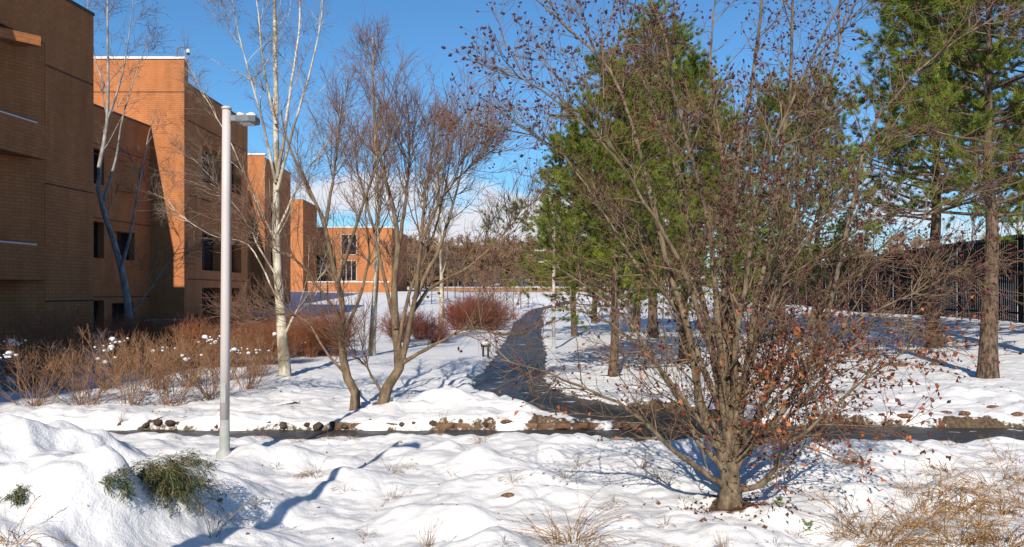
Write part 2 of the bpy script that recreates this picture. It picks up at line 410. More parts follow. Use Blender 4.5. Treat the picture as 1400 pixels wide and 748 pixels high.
POLEB = two_tone('grey_base_paint', (.24, .26, .26), (.33, .34, .33), 7, .6)
HEADM = two_tone('grey_lamp_metal', (.10, .11, .13), (.15, .16, .18), 6, .35, bmp=0)
LENS = two_tone('lamp_lens', (.60, .62, .62), (.70, .72, .72), 6, .2, bmp=0)
BLACK = two_tone('black_fence_paint', (.004, .004, .0045), (.009, .009, .010), 4, .8, bmp=0, spec=.08)
BLACKP = two_tone('black_plastic', (.012, .012, .013), (.022, .022, .024), 9, .5, bmp=0)
WOODM = two_tone('table_wood', (.10, .07, .05), (.18, .13, .09), 6, .8, (1, 8, 1))
CAMW = two_tone('white_camera_shell', (.7, .7, .7), (.76, .76, .76), 6, .3, bmp=0)
CONC = two_tone('pale_concrete', (.33, .27, .22), (.42, .35, .28), 3, .9)

# ------------------------------------------------------------------ ground sheet
BEECH_Y = 7.15
def build_ground():
    u = np.concatenate([[-6, -3.5, -2.2], np.linspace(-1.5, -.78, 40), np.linspace(-.77, .77, 760), np.linspace(.78, 1.5, 40), [2.2, 3.5, 6]])
    v = np.concatenate([np.linspace(-60, 3.2, 24), np.geomspace(3.3, 60, 820), np.geomspace(60.8, 900, 160)])
    U, V = np.meshgrid(u, v); W = np.maximum(V + 3.0, 5.0)
    X = U * W; Y = V
    z, dirt = H(X, Y, True)
    z = np.where(Y < -2, np.minimum(z, .2), z)
    n, m = X.shape; idx = np.arange(n * m).reshape(n, m)
    q = np.stack([idx[:-1, :-1], idx[:-1, 1:], idx[1:, 1:], idx[1:, :-1]], -1).reshape(-1, 4)
    me = make_mesh('snow_ground', np.stack([X, Y, z], -1).reshape(-1, 3), [q], smooth=True)
    a = me.attributes.new('dirt', 'FLOAT', 'POINT'); a.data.foreach_set('value', dirt.ravel().astype(np.float32))
    tag(link('snow_ground', me, SNOWG), 'lumpy snow covering the lawns and banks', kind='structure')
def strip(name, poly, w, dz, label):
    p = smooth_poly(poly, 10); t = np.gradient(p, axis=0); t /= np.linalg.norm(t, axis=1, keepdims=True); nn = np.stack([-t[:, 1], t[:, 0]], 1)
    cols = np.linspace(-1.35 * w, 1.35 * w, 9)
    xy = p[:, None] + nn[:, None] * cols[None, :, None]
    z = zpath(xy[..., 0], xy[..., 1]) + dz
    n, m = z.shape; idx = np.arange(n * m).reshape(n, m)
    q = np.stack([idx[:-1, :-1], idx[1:, :-1], idx[1:, 1:], idx[:-1, 1:]], -1).reshape(-1, 4)
    me = make_mesh(name, np.dstack([xy, z]).reshape(-1, 3), [q], smooth=True)
    tag(link(name, me, ASPHALT), label, kind='structure')

# ------------------------------------------------------------------ trees
def poly3(pts, Y0, dy):
    """photo pixels to a limb in space: its depth runs from Y0 to Y0+dy"""
    n = len(pts); return [P(px, py, Y0 + dy * (k / (n - 1)) ** 1.2) for k, (px, py) in enumerate(pts)]
def bare_tree(name, label, loc, stems, bark, twigm, levels, seed, trunk_k=18, group=None, sides=9, hang=None, cat='tree', prune=None):
    """stems: (polyline, r0, r1); levels: keyword dicts for grow(), the first one grows limbs that belong to the trunk"""
    rng = np.random.RandomState(seed); loc = np.asarray(loc, float)
    root = thing(name, label, cat, loc, 0, group)
    pts, rad = stems_batch(stems, trunk_k, rng, .006)
    tr = [tubes(pts, rad, sides)]; cr = []; cur = (pts, rad); tips = []
    for k, lv in enumerate(levels):
        lv = dict(lv); sd = lv.pop('sides', 3); keep = lv.pop('limb', False); fromall = lv.pop('also_stems', 0)
        new = grow(rng, *cur, **lv)
        if prune is not None: kp = prune(rng, new[0], k); new = (new[0][kp], new[1][kp])
        if fromall:
            e = dict(lv); e['n'] = fromall; ex = grow(rng, pts, rad, **e); new = (np.vstack([new[0], ex[0]]), np.vstack([new[1], ex[1]]))
        (tr if keep else cr).append(tubes(*new, sd)); cur = new; tips.append(new)
    v, q = join(tr); t = link('trunk', make_mesh(name + '_trunk', v - loc, [q], smooth=True), bark, root)
    v, q = join(cr); c = link('crown', make_mesh(name + '_crown', v - loc, [q], smooth=True), twigm, root)
    if hang: hang(rng, c, loc, tips)
    return root

def beech():
    b = P(1000, 706, BEECH_Y); b[2] = Hs(b[0], b[1]) - .03
    Y0 = BEECH_Y; f = lambda pts, dy, y0=0: poly3(pts, Y0 + y0, dy)
    top = lambda px, py: (px, py)
    S = [([b, P(1000, 690, Y0), P(999, 668, Y0), P(998, 640, Y0), P(996, 590, Y0), P(994, 540, Y0)], .132, .035)]
    def slim(pl, r0, r1):
        return ([P(999, 694, Y0), P(999.5, 680, Y0)] + list(pl), r0 * .92, r1 * .7) if pl[0][2] < 0.62 else (pl, r0 * .95, r1 * .65)
    S += [slim(*q) for q in [(f([(996, 640), (972, 598), (958, 556), (946, 470), (921, 390), (897, 300), (880, 223), (861, 171), (846, 116), (811, 69), (756, 21), (700, -30)], .5), .056, .010),
          (f([(998, 620), (990, 560), (984, 480), (979, 400), (973, 340), (957, 254), (948, 227), (931, 159), (918, 107), (908, 39), (888, 0), (870, -60)], -.7), .055, .010),
          (f([(998, 610), (993, 540), (990, 450), (993, 380), (1002, 300), (1012, 200), (1030, 100), (1042, 0), (1050, -120)], .5), .062, .010),
          (f([(1002, 640), (1014, 560), (1026, 470), (1036, 400), (1060, 284), (1066, 220), (1077, 151), (1082, 80), (1085, 0), (1090, -100)], -.5), .052, .010),
          (f([(1004, 640), (1030, 600), (1075, 560), (1111, 489), (1140, 400), (1160, 300), (1182, 200), (1209, 151), (1274, 79), (1346, 32), (1400, -5)], .9), .045, .007),
          (f([(1003, 672), (1015, 669), (1038, 664), (1061, 639), (1075, 607), (1102, 590), (1150, 545), (1205, 503), (1250, 470)], -.8), .040, .005),
          (f([(994, 668), (979, 657), (947, 634), (920, 616), (888, 584), (847, 552), (790, 527), (735, 505), (665, 487)], -.9), .040, .004),
          (f([(990, 640), (956, 607), (938, 562), (902, 507), (870, 453), (820, 405), (760, 365), (690, 335)], 1.0), .040, .005),
          (f([(985, 560), (960, 500), (925, 420), (880, 374), (833, 306), (781, 224), (730, 186), (640, 165)], 1.2), .036, .005),
          (f([(980, 500), (955, 430), (930, 360), (880, 274), (833, 206), (781, 154), (730, 116), (666, 92)], -.9), .036, .005),
          (f([(1006, 620), (1040, 560), (1076, 490), (1120, 420), (1180, 360), (1260, 300), (1335, 255)], 1.1), .040, .006),
          (f([(1010, 610), (1060, 545), (1120, 480), (1185, 430), (1250, 400), (1320, 365)], -.8), .035, .005),
          (f([(1010, 560), (1040, 430), (1078, 330), (1115, 200), (1140, 90), (1165, -30)], 1.0), .042, .008),
          (f([(996, 600), (972, 470), (955, 380), (938, 280), (905, 180), (860, 60), (830, -40)], 1.3), .040, .008),
          (f([(1002, 600), (1006, 480), (1022, 380), (1038, 260), (1090, 120), (1130, 40), (1180, -60)], -1.2), .042, .008),
          (f([(1000, 600), (1002, 470), (996, 330), (985, 200), (970, 90), (985, -60)], 1.5), .045, .008),
          (f([(1000, 620), (1015, 520), (1052, 430), (1100, 330), (1170, 240), (1230, 180), (1280, 170)], -1.4), .038, .006),
          (f([(994, 640), (960, 580), (915, 520), (880, 480), (830, 440), (770, 420), (715, 425)], -.4), .030, .004),
          (f([(1002, 640), (1045, 600), (1090, 560), (1140, 500), (1190, 450), (1240, 440)], 1.3), .030, .004),
          (f([(996, 630), (975, 580), (950, 520), (935, 450), (890, 330), (850, 290), (800, 280)], 1.6), .032, .005)]]
    def hang(rng, crown, loc, tips):
        p3, _ = tips[-1]; p2, _ = tips[-2]
        d = p3[:, -1] - p3[:, -2]; tip = p3[:, -1]
        keep = rng.rand(len(tip)) <     .30 + .42 * ss(1.5, 2.8, tip[:, 2])
        pos = np.vstack([tip[keep], p2[:, -1]]); dd = np.vstack([d[keep], p2[:, -1] - p2[:, -2]])
        v, t = octa(pos, dd + rng.normal(0, .02, dd.shape), rng.uniform(.025, .055, len(pos)), rng.uniform(.009, .019, len(pos)), rng)
        link('buds', make_mesh('beech_buds', v - loc, [t]), BUD, crown)
        z = tip[:, 2]; x = tip[:, 0]
        w = 1.0 * ss(2.0, 1.2, z) * (.25 + .75 * ss(1.8, 2.3, x)) + .002
        k = rng.rand(len(tip)) < w; n = k.sum()
        v, t = leaves(tip[k], d[k] + rng.normal(0, .03, (n, 3)) - np.array([0, 0, .03]), rng.uniform(.03, .07, n), rng.uniform(.010, .022, n), rng, .5)
        k2 = rng.rand(len(p2)) < .85 * ss(1.95, 1.15, p2[:, 3, 2]) * ss(1.75, 2.2, p2[:, 3, 0]); n2 = k2.sum()
        v2, t2 = leaves(p2[k2, 3], p2[k2, 4] - p2[k2, 3] + rng.normal(0, .04, (n2, 3)) - np.array([0, 0, .04]), rng.uniform(.03, .07, n2), rng.uniform(.010, .022, n2), rng, .5)
        v, t = join([(v, t), (v2, t2)])
        link('dead_leaves', make_mesh('beech_dead_leaves', v - loc, [t]), LEAF, crown)
    def prune(rng, p, k):
        c = p[:, 0]; off = b[0] - c[:, 0]
        thin = .5 * ss(.35, .9, off) * ss(2.9, 2.5, c[:, 2])
        return rng.rand(len(c)) > (thin if k < 2 else 0)
    lv = [dict(n=16, t0=.15, t1=.98, ang=36, ang_sd=13, length=1.0, lsd=.35, shrink=.55, K=8, wander=.10, up=.05, rr=.5, rmin=.006, tip=.0028, rmax=.018, sides=6, limb=True),
          dict(n=7, t0=.1, ang=42, ang_sd=14, length=.42, lsd=.35, shrink=.4, K=6, wander=.16, up=.02, rr=.55, rmin=.003, tip=.0016, rmax=.007, sides=4, also_stems=13),
          dict(n=4.2, t0=.1, ang=48, ang_sd=14, length=.16, lsd=.4, shrink=.2, K=4, wander=.2, up=.03, rr=.6, rmin=.0019, tip=.0015, rmax=.003, sides=3)]
    bare_tree('beech_tree', 'large many-stemmed tree in the foreground hung with maroon buds and orange dead leaves', b, S, BARK_BEECH, TWIG_BEECH, lv, 11, 22, sides=10, hang=hang, prune=prune)
    return b

def pods(prob, r, m):
    def f(rng, crown, loc, tips):
        p, _ = tips[-1]; k = rng.rand(len(p)) < prob; d = np.tile([0, 0, -1.], (k.sum(), 1)) + rng.normal(0, .4, (k.sum(), 3))
        v, t = octa(p[k, -1], d, rng.uniform(r, r * 2, k.sum()), rng.uniform(r * .3, r * .6, k.sum()), rng)
        tag(link('seed_balls', make_mesh('seed_balls', v - loc, [t]), m, crown), kind='stuff')
    return f

def trees_left():
    # pale sycamore-like tree behind the near lamp
    x, y = gpx(390, 516); b = np.array([x, y, Hs(x, y) - .05]); Y = y; f = lambda pts, dy, y0=0: poly3(pts, Y + y0, dy)
    S = [([b] + f([(387, 470), (382, 400), (377, 330), (378, 230), (377, 150), (376, 50), (376, -60), (380, -180)], .3), .155, .015),
         (f([(378, 245), (388, 190), (397, 120), (408, 50), (412, -20), (420, -120)], .9), .05, .010),
         (f([(379, 260), (400, 180), (425, 95), (440, 20), (446, -60)], -.9), .045, .010),
         (f([(377, 250), (360, 170), (345, 115), (325, 40), (310, -40)], -.8), .042, .008),
         (f([(377, 170), (360, 90), (352, 10), (340, -80)], .6), .04, .008),
         (f([(377, 330), (350, 275), (318, 200), (290, 150), (262, 95)], .9), .036, .005),
         (f([(379, 380), (355, 340), (335, 300), (300, 255), (262, 215)], -1.2), .03, .005),
         (f([(384, 420), (352, 352), (330, 330), (290, 322), (240, 288), (222, 250)], 1.3), .028, .005),
         (f([(388, 460), (404, 428), (418, 408), (432, 386), (452, 360)], -.7), .04, .006),
         (f([(377, 320), (400, 270), (425, 225), (450, 190), (470, 150)], 1.0), .036, .006),
         ]
    lv = [dict(n=10, t0=.22, ang=38, ang_sd=12, length=1.5, lsd=.35, shrink=.5, K=8, wander=.11, up=.06, rr=.45, rmin=.007, tip=.003, rmax=.02, sides=5, limb=True),
          dict(n=10, t0=.12, ang=42, ang_sd=13, length=.55, shrink=.4, K=6, wander=.15, up=.03, rr=.5, rmin=.004, tip=.002, rmax=.008, sides=3, also_stems=5),
          dict(n=4, t0=.1, ang=45, ang_sd=14, length=.26, shrink=.3, K=4, wander=.18, up=.02, rr=.6, rmin=.0028, tip=.002, rmax=.004, sides=3)]
    bare_tree('sycamore_tree', 'tall pale tree with white flaking bark just behind the near lamp post', b, S, BARK_WHITE, TWIG_PALE, lv, 3, hang=pods(.018, .02, BUD))
    # the pair of twisted small trees in the middle
    lv2 = [dict(n=14, t0=.3, ang=30, ang_sd=11, length=1.35, lsd=.3, shrink=.5, K=8, wander=.12, up=.10, rr=.5, rmin=.007, tip=.003, rmax=.02, sides=5, limb=True),
           dict(n=8, t0=.1, ang=33, ang_sd=12, length=.6, shrink=.4, K=6, wander=.12, up=.08, rr=.55, rmin=.004, tip=.0022, rmax=.008, sides=3, also_stems=6),
           dict(n=3.2, t0=.1, ang=34, ang_sd=12, length=.28, shrink=.3, K=4, wander=.14, up=.06, rr=.6, rmin=.003, tip=.002, rmax=.004, sides=3)]
    x, y = gpx(485, 559); b = np.array([x, y, Hs(x, y) - .05]); Y = y
    S = [([b] + poly3([(486, 531), (472, 513), (468, 473), (468, 419), (461, 383), (450, 340), (441, 300), (428, 270), (413, 238), (395, 200), (385, 150)], Y, .5), .098, .010),
         (poly3([(462, 385), (480, 330), (500, 270), (520, 215), (545, 170)], Y + .1, -.8), .045, .008),
         (poly3([(444, 310), (455, 250), (462, 190), (470, 130)], Y + .3, .7), .04, .008),
         (poly3([(470, 440), (440, 400), (410, 360), (375, 340), (340, 300)], Y, -1.0), .035, .006),
         (poly3([(472, 510), (445, 480), (420, 440), (380, 430), (330, 445)], Y, .9), .03, .005),
         (poly3([(468, 460), (490, 410), (505, 350), (500, 290), (512, 220)], Y, .9), .04, .007)]
    bare_tree('crooked_tree', 'small crooked bare tree with one bent brown trunk, twin of the forked tree beside it', b, S, BARK_GREY, TWIG_RED, lv2, 8)
    x, y = gpx(522, 558); b = np.array([x, y, Hs(x, y) - .05]); Y = y
    S = [([b] + poly3([(526, 535), (547, 502), (541, 459), (539, 387), (544, 336), (537, 280), (520, 220), (512, 150), (510, 90)], Y, .3), .108, .009),
         (poly3([(547, 505), (557, 459), (567, 408), (575, 336), (582, 260), (592, 190), (596, 135)], Y, -.5), .065, .008),
         (poly3([(549, 497), (582, 478), (625, 455), (654, 447), (690, 462)], Y, -.7), .045, .006),
         (poly3([(561, 430), (589, 394), (640, 365), (687, 322), (715, 285)], Y, .8), .045, .006),
         (poly3([(566, 410), (600, 340), (622, 270), (638, 200), (646, 165)], Y - .1, .7), .05, .008),
         (poly3([(541, 450), (525, 380), (508, 300), (490, 240), (485, 190)], Y, .8), .045, .008),
         (poly3([(576, 330), (605, 270), (640, 230), (668, 205)], Y - .3, -.6), .035, .007),
         (poly3([(545, 340), (556, 260), (560, 190), (555, 130)], Y + .2, -.8), .045, .008),
         (poly3([(524, 540), (512, 520), (499, 500), (482, 484), (470, 465)], Y, -.3), .035, .006),
         (poly3([(543, 480), (560, 400), (590, 330), (610, 250), (622, 180)], Y, 1.2), .045, .008)]
    bare_tree('forked_tree', 'bare spreading tree with a forked leaning trunk left of the snow heap', b, S, BARK_GREY, TWIG_RED, lv2, 9)
    # pale birches further back
    lv3 = [dict(n=20, t0=.2, ang=30, ang_sd=9, length=2.6, lsd=.3, shrink=.75, K=7, wander=.08, up=.10, rr=.4, rmin=.01, tip=.005, rmax=.03, sides=4, limb=True),
           dict(n=12, t0=.1, ang=30, ang_sd=11, length=.95, shrink=.4, K=5, wander=.12, up=.06, rr=.5, rmin=.006, tip=.003, rmax=.012, sides=3),
           dict(n=3.5, t0=.1, ang=32, ang_sd=12, length=.5, shrink=.3, K=4, wander=.14, up=.04, rr=.6, rmin=.005, tip=.003, rmax=.006, sides=3)]
    x, y = gpx(508, 487); b = np.array([x, y, Hs(x, y) - .05])
    S = [([b] + poly3([(511, 430), (515, 360), (516, 280), (513, 190), (511, 110), (509, 50)], y, .4), .13, .02)]
    bare_tree('birch_tree', 'slim pale birch behind the crooked tree, its narrow top rising highest', b, S, BARK_WHITE, TWIG_RED, lv3, 21)
    x, y = gpx(602, 452); b = np.array([x, y, Hs(x, y) - .05])
    S = [([b] + poly3([(604, 400), (602, 330), (598, 270), (600, 210), (602, 170)], y, .4), .17, .03)]
    bare_tree('birch_tree', 'pale straight birch beside the dark red bush by the path', b, S, BARK_WHITE, TWIG_GREY, lv3, 22)
    # tree standing against the building
    Y = 36.; b = P(180, 461, Y); b[2] = Hs(b[0], b[1]) - .05
    S = [([b] + poly3([(174, 410), (165, 362), (152, 320), (138, 275), (134, 240), (146, 170), (148, 100), (147, 40), (148, -40)], Y, .6), .20, .025),
         (poly3([(166, 365), (178, 320), (186, 280), (200, 200), (215, 140)], Y, -1.5), .09, .012),
         (poly3([(140, 280), (158, 220), (168, 160), (190, 90), (200, 60)], Y + .3, 1.2), .09, .012),
         (poly3([(182, 425), (205, 395), (228, 362), (250, 330)], Y, -1.5), .06, .01),
         (poly3([(147, 165), (165, 110), (175, 60), (182, 0)], Y + .4, -1.), .07, .012),
         (poly3([(147, 130), (130, 80), (122, 30), (118, -20)], Y + .4, 1.), .06, .01)]
    bare_tree('slender_tree', 'slender bare tree standing against the dark brick wall', b, S, two_tone('pale_grey_bark', (.13, .12, .115), (.36, .34, .32), 4, .85, (1, 1, .5), .4, .01), TWIG_GREY,
              [dict(n=9, t0=.25, ang=40, ang_sd=12, length=2.4, lsd=.3, shrink=.55, K=7, wander=.1, up=.08, rr=.45, rmin=.014, tip=.006, rmax=.04, sides=4, limb=True),
               dict(n=7, t0=.1, ang=42, ang_sd=12, length=1.0, shrink=.4, K=5, wander=.14, up=.03, rr=.5, rmin=.008, tip=.004, rmax=.014, sides=3),
               dict(n=3, t0=.1, ang=42, ang_sd=12, length=.5, shrink=.3, K=3, wander=.14, up=.03, rr=.6, rmin=.006, tip=.004, rmax=.008, sides=3)], 31, hang=pods(.03, .06, BUD))

def generic_bare(seed, h, spread, tw, n1=16, n2=7, n3=4, up=.09, ang=34, t0=.22):
    """one mesh pair for a small upright bare tree, base at the origin"""
    rng = np.random.RandomState(seed)
    tp = [(0, 0, -.1)] + [(rng.normal(0, .02) * h * k / 5, rng.normal(0, .02) * h * k / 5, h * .9 * k / 5) for k in range(1, 6)]
    pts, rad = stems_batch([(tp, h * .014, h * .003)], 14)
    a = grow(rng, pts, rad, n1, t0, .95, ang, 9, spread, .25, .6, 7, .09, up, .5, tw * 1.6, tw, h * .006)
    b = grow(rng, *a, n2, .12, 1, 34, 11, spread * .42, .3, .4, 5, .13, up * .7, .5, tw * 1.2, tw * .8, tw * 2)
    c = grow(rng, *b, n3, .1, 1, 36, 12, spread * .22, .3, .3, 3, .15, up * .5, .6, tw, tw * .7, tw * 1.3)
    return join([tubes(pts, rad, 7), tubes(*a, 4)]), join([tubes(*b, 3), tubes(*c, 3)])
def far_trees():
    # brown wood on the skyline: one mass
    protos = [join(generic_bare(100 + k, 10.5, 3.6, 0.05, 20, 7, 4, t0=.02)) for k in range(4)]
    rng = np.random.RandomState(77); parts = []
    xs = np.concatenate([rng.uniform(-30, 18, 170), rng.uniform(-60, 100, 90)])
    for x in xs:
        v, q = protos[rng.randint(4)]; s = rng.uniform(.88, 1.12); a = rng.uniform(0, 2 * PI); y = rng.uniform(140, 172)
        ca, sa = math.cos(a) * s, math.sin(a) * s
        w = np.stack([v[:, 0] * ca - v[:, 1] * sa + x, v[:, 0] * sa + v[:, 1] * ca + y, v[:, 2] * s * .70 + Hs(x, y)], 1); parts.append((w, q))
    v, q = join(parts)
    tag(link('bare_woods', make_mesh('bare_woods', v, [q], smooth=True), two_tone('far_wood_twigs', (.17, .10, .06), (.28, .18, .11), .3, .9, bmp=0)), 'far brown leafless woods along the skyline', kind='stuff')
    # young trees beyond the bend of the path
    (tv, tq), (cv, cq) = generic_bare(130, 5.2, 1.7, .016, 13, 5, 3)
    g = 'young bare trees on the far snowy bank'; lab = 'young thin bare tree on the far snowy bank'
    spots = [(612, 420, 88), (622, 418, 92), (634, 423, 82), (643, 419, 90), (655, 417, 94), (664, 421, 86), (675, 419, 92), (684, 422, 84), (693, 418, 95), (702, 420, 92), (560, 425, 76), (575, 421, 86), (590, 423, 80), (712, 416, 100), (722, 414, 104)]
    proto = None
    for px, py, Y in spots:
        x = (px - CX) / F * Y; loc = (x, Y, Hs(x, Y) - .05)
        if proto is None:
            proto = thing('young_tree', lab, 'tree', loc, 0, g)
            link('trunk', make_mesh('young_trunk', tv, [tq], smooth=True), BARK_GREY, proto); link('crown', make_mesh('young_crown', cv, [cq], smooth=True), TWIG_GREY, proto)
        else: dup(proto, loc, rng.uniform(0, 6), sc=rng.uniform(.75, 1.15))
    # bare trees in front of the far wing and beyond the fence
    for k, (px, Y, sc, lab2) in enumerate([(448, 92, 1.3, 'thin dark bare tree in front of the far brick wing, by the shaded snow'), (1330, 60, 1.9, 'bare tree beyond the black fence, between the two pine trunks'), (1392, 66, 2.0, 'bare tree beyond the black fence, right of the stout pine trunk'),
                                           (536, 70, 1.35, 'bare tree on the sunny snow bank below the far wing')]):
        x = (px - CX) / F * Y; dup(proto, (x, Y, Hs(x, Y) - .05), k * 1.7, lab2, sc, group='bare trees far off')

def pine_mesh(seed, h, clear, rmax, r0, dens=1.0, droop=0.0):
    rng = np.random.RandomState(seed)
    tp = [(0, 0, -.12)] + [(rng.normal(0, .006) * h, rng.normal(0, .006) * h, h * k / 6) for k in range(1, 7)]
    pts, rad = stems_batch([(tp, r0, r0 * .12)], 24); rad[0, :2] *= [1.12, 1.04]
    nb = int(54 * dens); z = clear + (h - clear) * np.linspace(0, .985, nb) ** .95 + rng.normal(0, .08, nb)
    K = 8; out = np.zeros((nb, K, 3)); rr = np.zeros((nb, K)); az = np.arange(nb) * 2.399 + rng.normal(0, .4, nb)
    for i in range(nb):
        t = (z[i] - clear) / (h - clear); prof = (.55 + .6 * min(1, t * 4)) * (1 - t) ** .75 + .10
        L = rmax * prof * rng.choice([.35, .6, .8, 1.0, 1.15, 1.3]) * (.8 + .3 * math.sin(az[i] * 2 + seed + 2.2 * t)); zz = min(z[i], h * .985)
        f = (zz + .12) / (h + .12) * 23; k = min(int(f), 22); p = pts[0, k] * (1 - f + k) + pts[0, k + 1] * (f - k)
        d = np.array([math.cos(az[i]), math.sin(az[i]), .12 + .7 * t ** 2 - droop * (1 - t)]); d /= np.linalg.norm(d); out[i, 0] = p
        for s in range(1, K):
            d = d + rng.normal(0, .07, 3); d[2] += .05; d /= np.linalg.norm(d); out[i, s] = out[i, s - 1] + d * L / (K - 1)
        rr[i] = np.linspace(min(.045, rad[0, k] * .5), .006, K)
    b = grow(rng, out, rr, 7, .25, 1., 48, 12, rmax * .38, .3, .45, 5, .12, .06, .6, .006, .003, .014)
    c = grow(rng, *b, 2.5, .3, 1., 40, 12, rmax * .16, .3, .2, 4, .12, .10, .6, .004, .003, .008)
    pos = np.vstack([c[0][:, -1], c[0][:, 2], b[0][:, -1], b[0][:, 3], out[:, -1]])
    dd = np.vstack([c[0][:, -1] - c[0][:, -2], c[0][:, 2] - c[0][:, 1], b[0][:, -1] - b[0][:, -2], b[0][:, 3] - b[0][:, 2], out[:, -1] - out[:, -2]])
    dd /= np.linalg.norm(dd, axis=1, keepdims=True); dd[:, 2] += .15
    sel = rng.rand(len(pos)) < .88; nv, nf = needles(pos[sel], dd[sel], 46, .20, .0068, .40, rng)
    tv, tq = join([tubes(pts, rad, 12), tubes(out, rr, 5), tubes(*b, 3)])
    return tv, tq, nv, nf
def pines():
    protos = []
    for k, (seed, h, clear, rmax, r0, dr) in enumerate([(1, 8.6, 2.0, 2.9, .17, .08), (2, 11.2, 2.2, 3.2, .22, .08), (3, 9.8, 3.4, 3.3, .23, .05)]):
        tv, tq, nv, nf = pine_mesh(seed, h, clear, rmax, r0, 1.1, dr)
        protos.append((make_mesh('pine_trunk', tv, [tq], smooth=True), make_mesh('pine_crown', nv, [nf])))
    spots = [  # px, py of the trunk foot, prototype, scale, turn, label
        (1350, 517, 2, 1.0, 0.4, 'stout pine with a tall bare trunk in front of the black fence'),
        (1279, 474, 2, 1.12, 2.5, 'pine with a darker bare trunk nearer the black fence, left of the stoutest pine'),
        (838, 512, 0, .80, 1.0, 'green pine right of the path, its foot in sunlit snow beside the bend'),
        (786, 460, 0, .98, 3.9, 'bushy low-branched green pine nearest the white lamp post along the path'),
        (893, 462, 1, 1.18, 5.0, 'tallest green pine in the clump behind the many-stemmed tree'),
        (868, 455, 0, 1.25, .3, 'pine deep in the clump behind the pine beside the bend'),
        (935, 497, 0, .90, 2.2, 'pine directly behind the left stems of the foreground tree'),
        (1068, 470, 1, .82, 3.1, 'round-topped pine right of the tallest one, behind the foreground tree'),
        (1120, 452, 1, .92, 1.1, 'pine at the right end of the clump, near the far stretch of fence'),
        (992, 458, 0, 1.1, 4.2, 'pine between the tallest and the round-topped pine in the clump'),
        (812, 442, 0, 1.3, 5.5, 'pine at the back of the clump, behind the low-branched pine'),
        (1440, 492, 2, 1.0, 4.0, 'pine cut off by the right edge, right of the stout pine')]
    g = 'pines on the snowy lawn'
    for px, py, k, sc, rz, lab in spots:
        x, y, z = ground_pt(px, py)
        r = thing('pine_tree', lab, 'pine tree', (x, y, z - .05), rz, g); r.scale = (sc, sc, sc)
        link('trunk', protos[k][0], BARK_PINE, r); link('crown', protos[k][1], NEEDLE, r)
        RINGS.append((x, y, .42 if k == 2 else .3))

# ------------------------------------------------------------------ shrubs and grass
def lumpy(rng, c, r, sq=.7):
    n, m = 7, 5; V = []
    for j in range(m + 1):
        for i in range(n):
            a = 2 * PI * i / n; t = PI * j / m
            k = r * rng.uniform(.8, 1.15) if 0 < j < m else r * .95
            V.append((c[0] + k * math.sin(t) * math.cos(a), c[1] + k * math.sin(t) * math.sin(a), c[2] + k * sq * math.cos(t)))
    Q = [(j * n + i, (j + 1) * n + i, (j + 1) * n + (i + 1) % n, j * n + (i + 1) % n) for j in range(m) for i in range(n)]
    return np.array(V), np.array(Q)
def shrub_mesh(seed, h, w, n=46, lean=.75, r=.006, snow=0, n2=7):
    rng = np.random.RandomState(seed); K = 7
    az = rng.uniform(0, 2 * PI, n); b = rng.uniform(0, .16, n) * w
    pts = np.zeros((n, K, 3)); pts[:, 0, 0] = b * np.cos(az); pts[:, 0, 1] = b * np.sin(az); pts[:, 0, 2] = -.05
    le = rng.uniform(0, lean, n); d = np.stack([np.cos(az) * le, np.sin(az) * le, np.ones(n)], 1)
    L = h * rng.uniform(.75, 1.1, n)
    for s in range(1, K):
        d = d + rng.normal(0, .13, (n, 3)); d[:, 2] += .05; d /= np.linalg.norm(d, axis=1, keepdims=True); pts[:, s] = pts[:, s - 1] + d * (L / (K - 1))[:, None]
    rad = np.tile(np.linspace(r, r * .4, K), (n, 1)) * rng.uniform(.6, 1.3, n)[:, None]
    a = grow(rng, pts, rad, n2, .15, 1., 32, 11, h * .42, .3, .45, 5, .14, .07, .6, r * .4, r * .3, r * .7)
    c = grow(rng, *a, 3, .1, 1., 34, 11, h * .2, .3, .3, 3, .14, .05, .6, r * .33, r * .28, r * .5)
    sv = None
    if snow:
        tips = np.vstack([a[0][:, 3], a[0][:, -1]]); tips = tips[tips[:, 2] > h * .45]; parts = []
        cl = tips[rng.randint(len(tips), size=max(1, snow // 5))]
        for k in range(snow):
            c0 = cl[rng.randint(len(cl))] + rng.normal(0, 1, 3) * np.array([.11, .11, .03])
            parts.append(lumpy(rng, c0, rng.uniform(.014, .042) if rng.rand() < .8 else rng.uniform(.045, .065)))
        sv = join(parts)
    return join([tubes(pts, rad, 4)]), join([tubes(*a, 3), tubes(*c, 3)]), sv
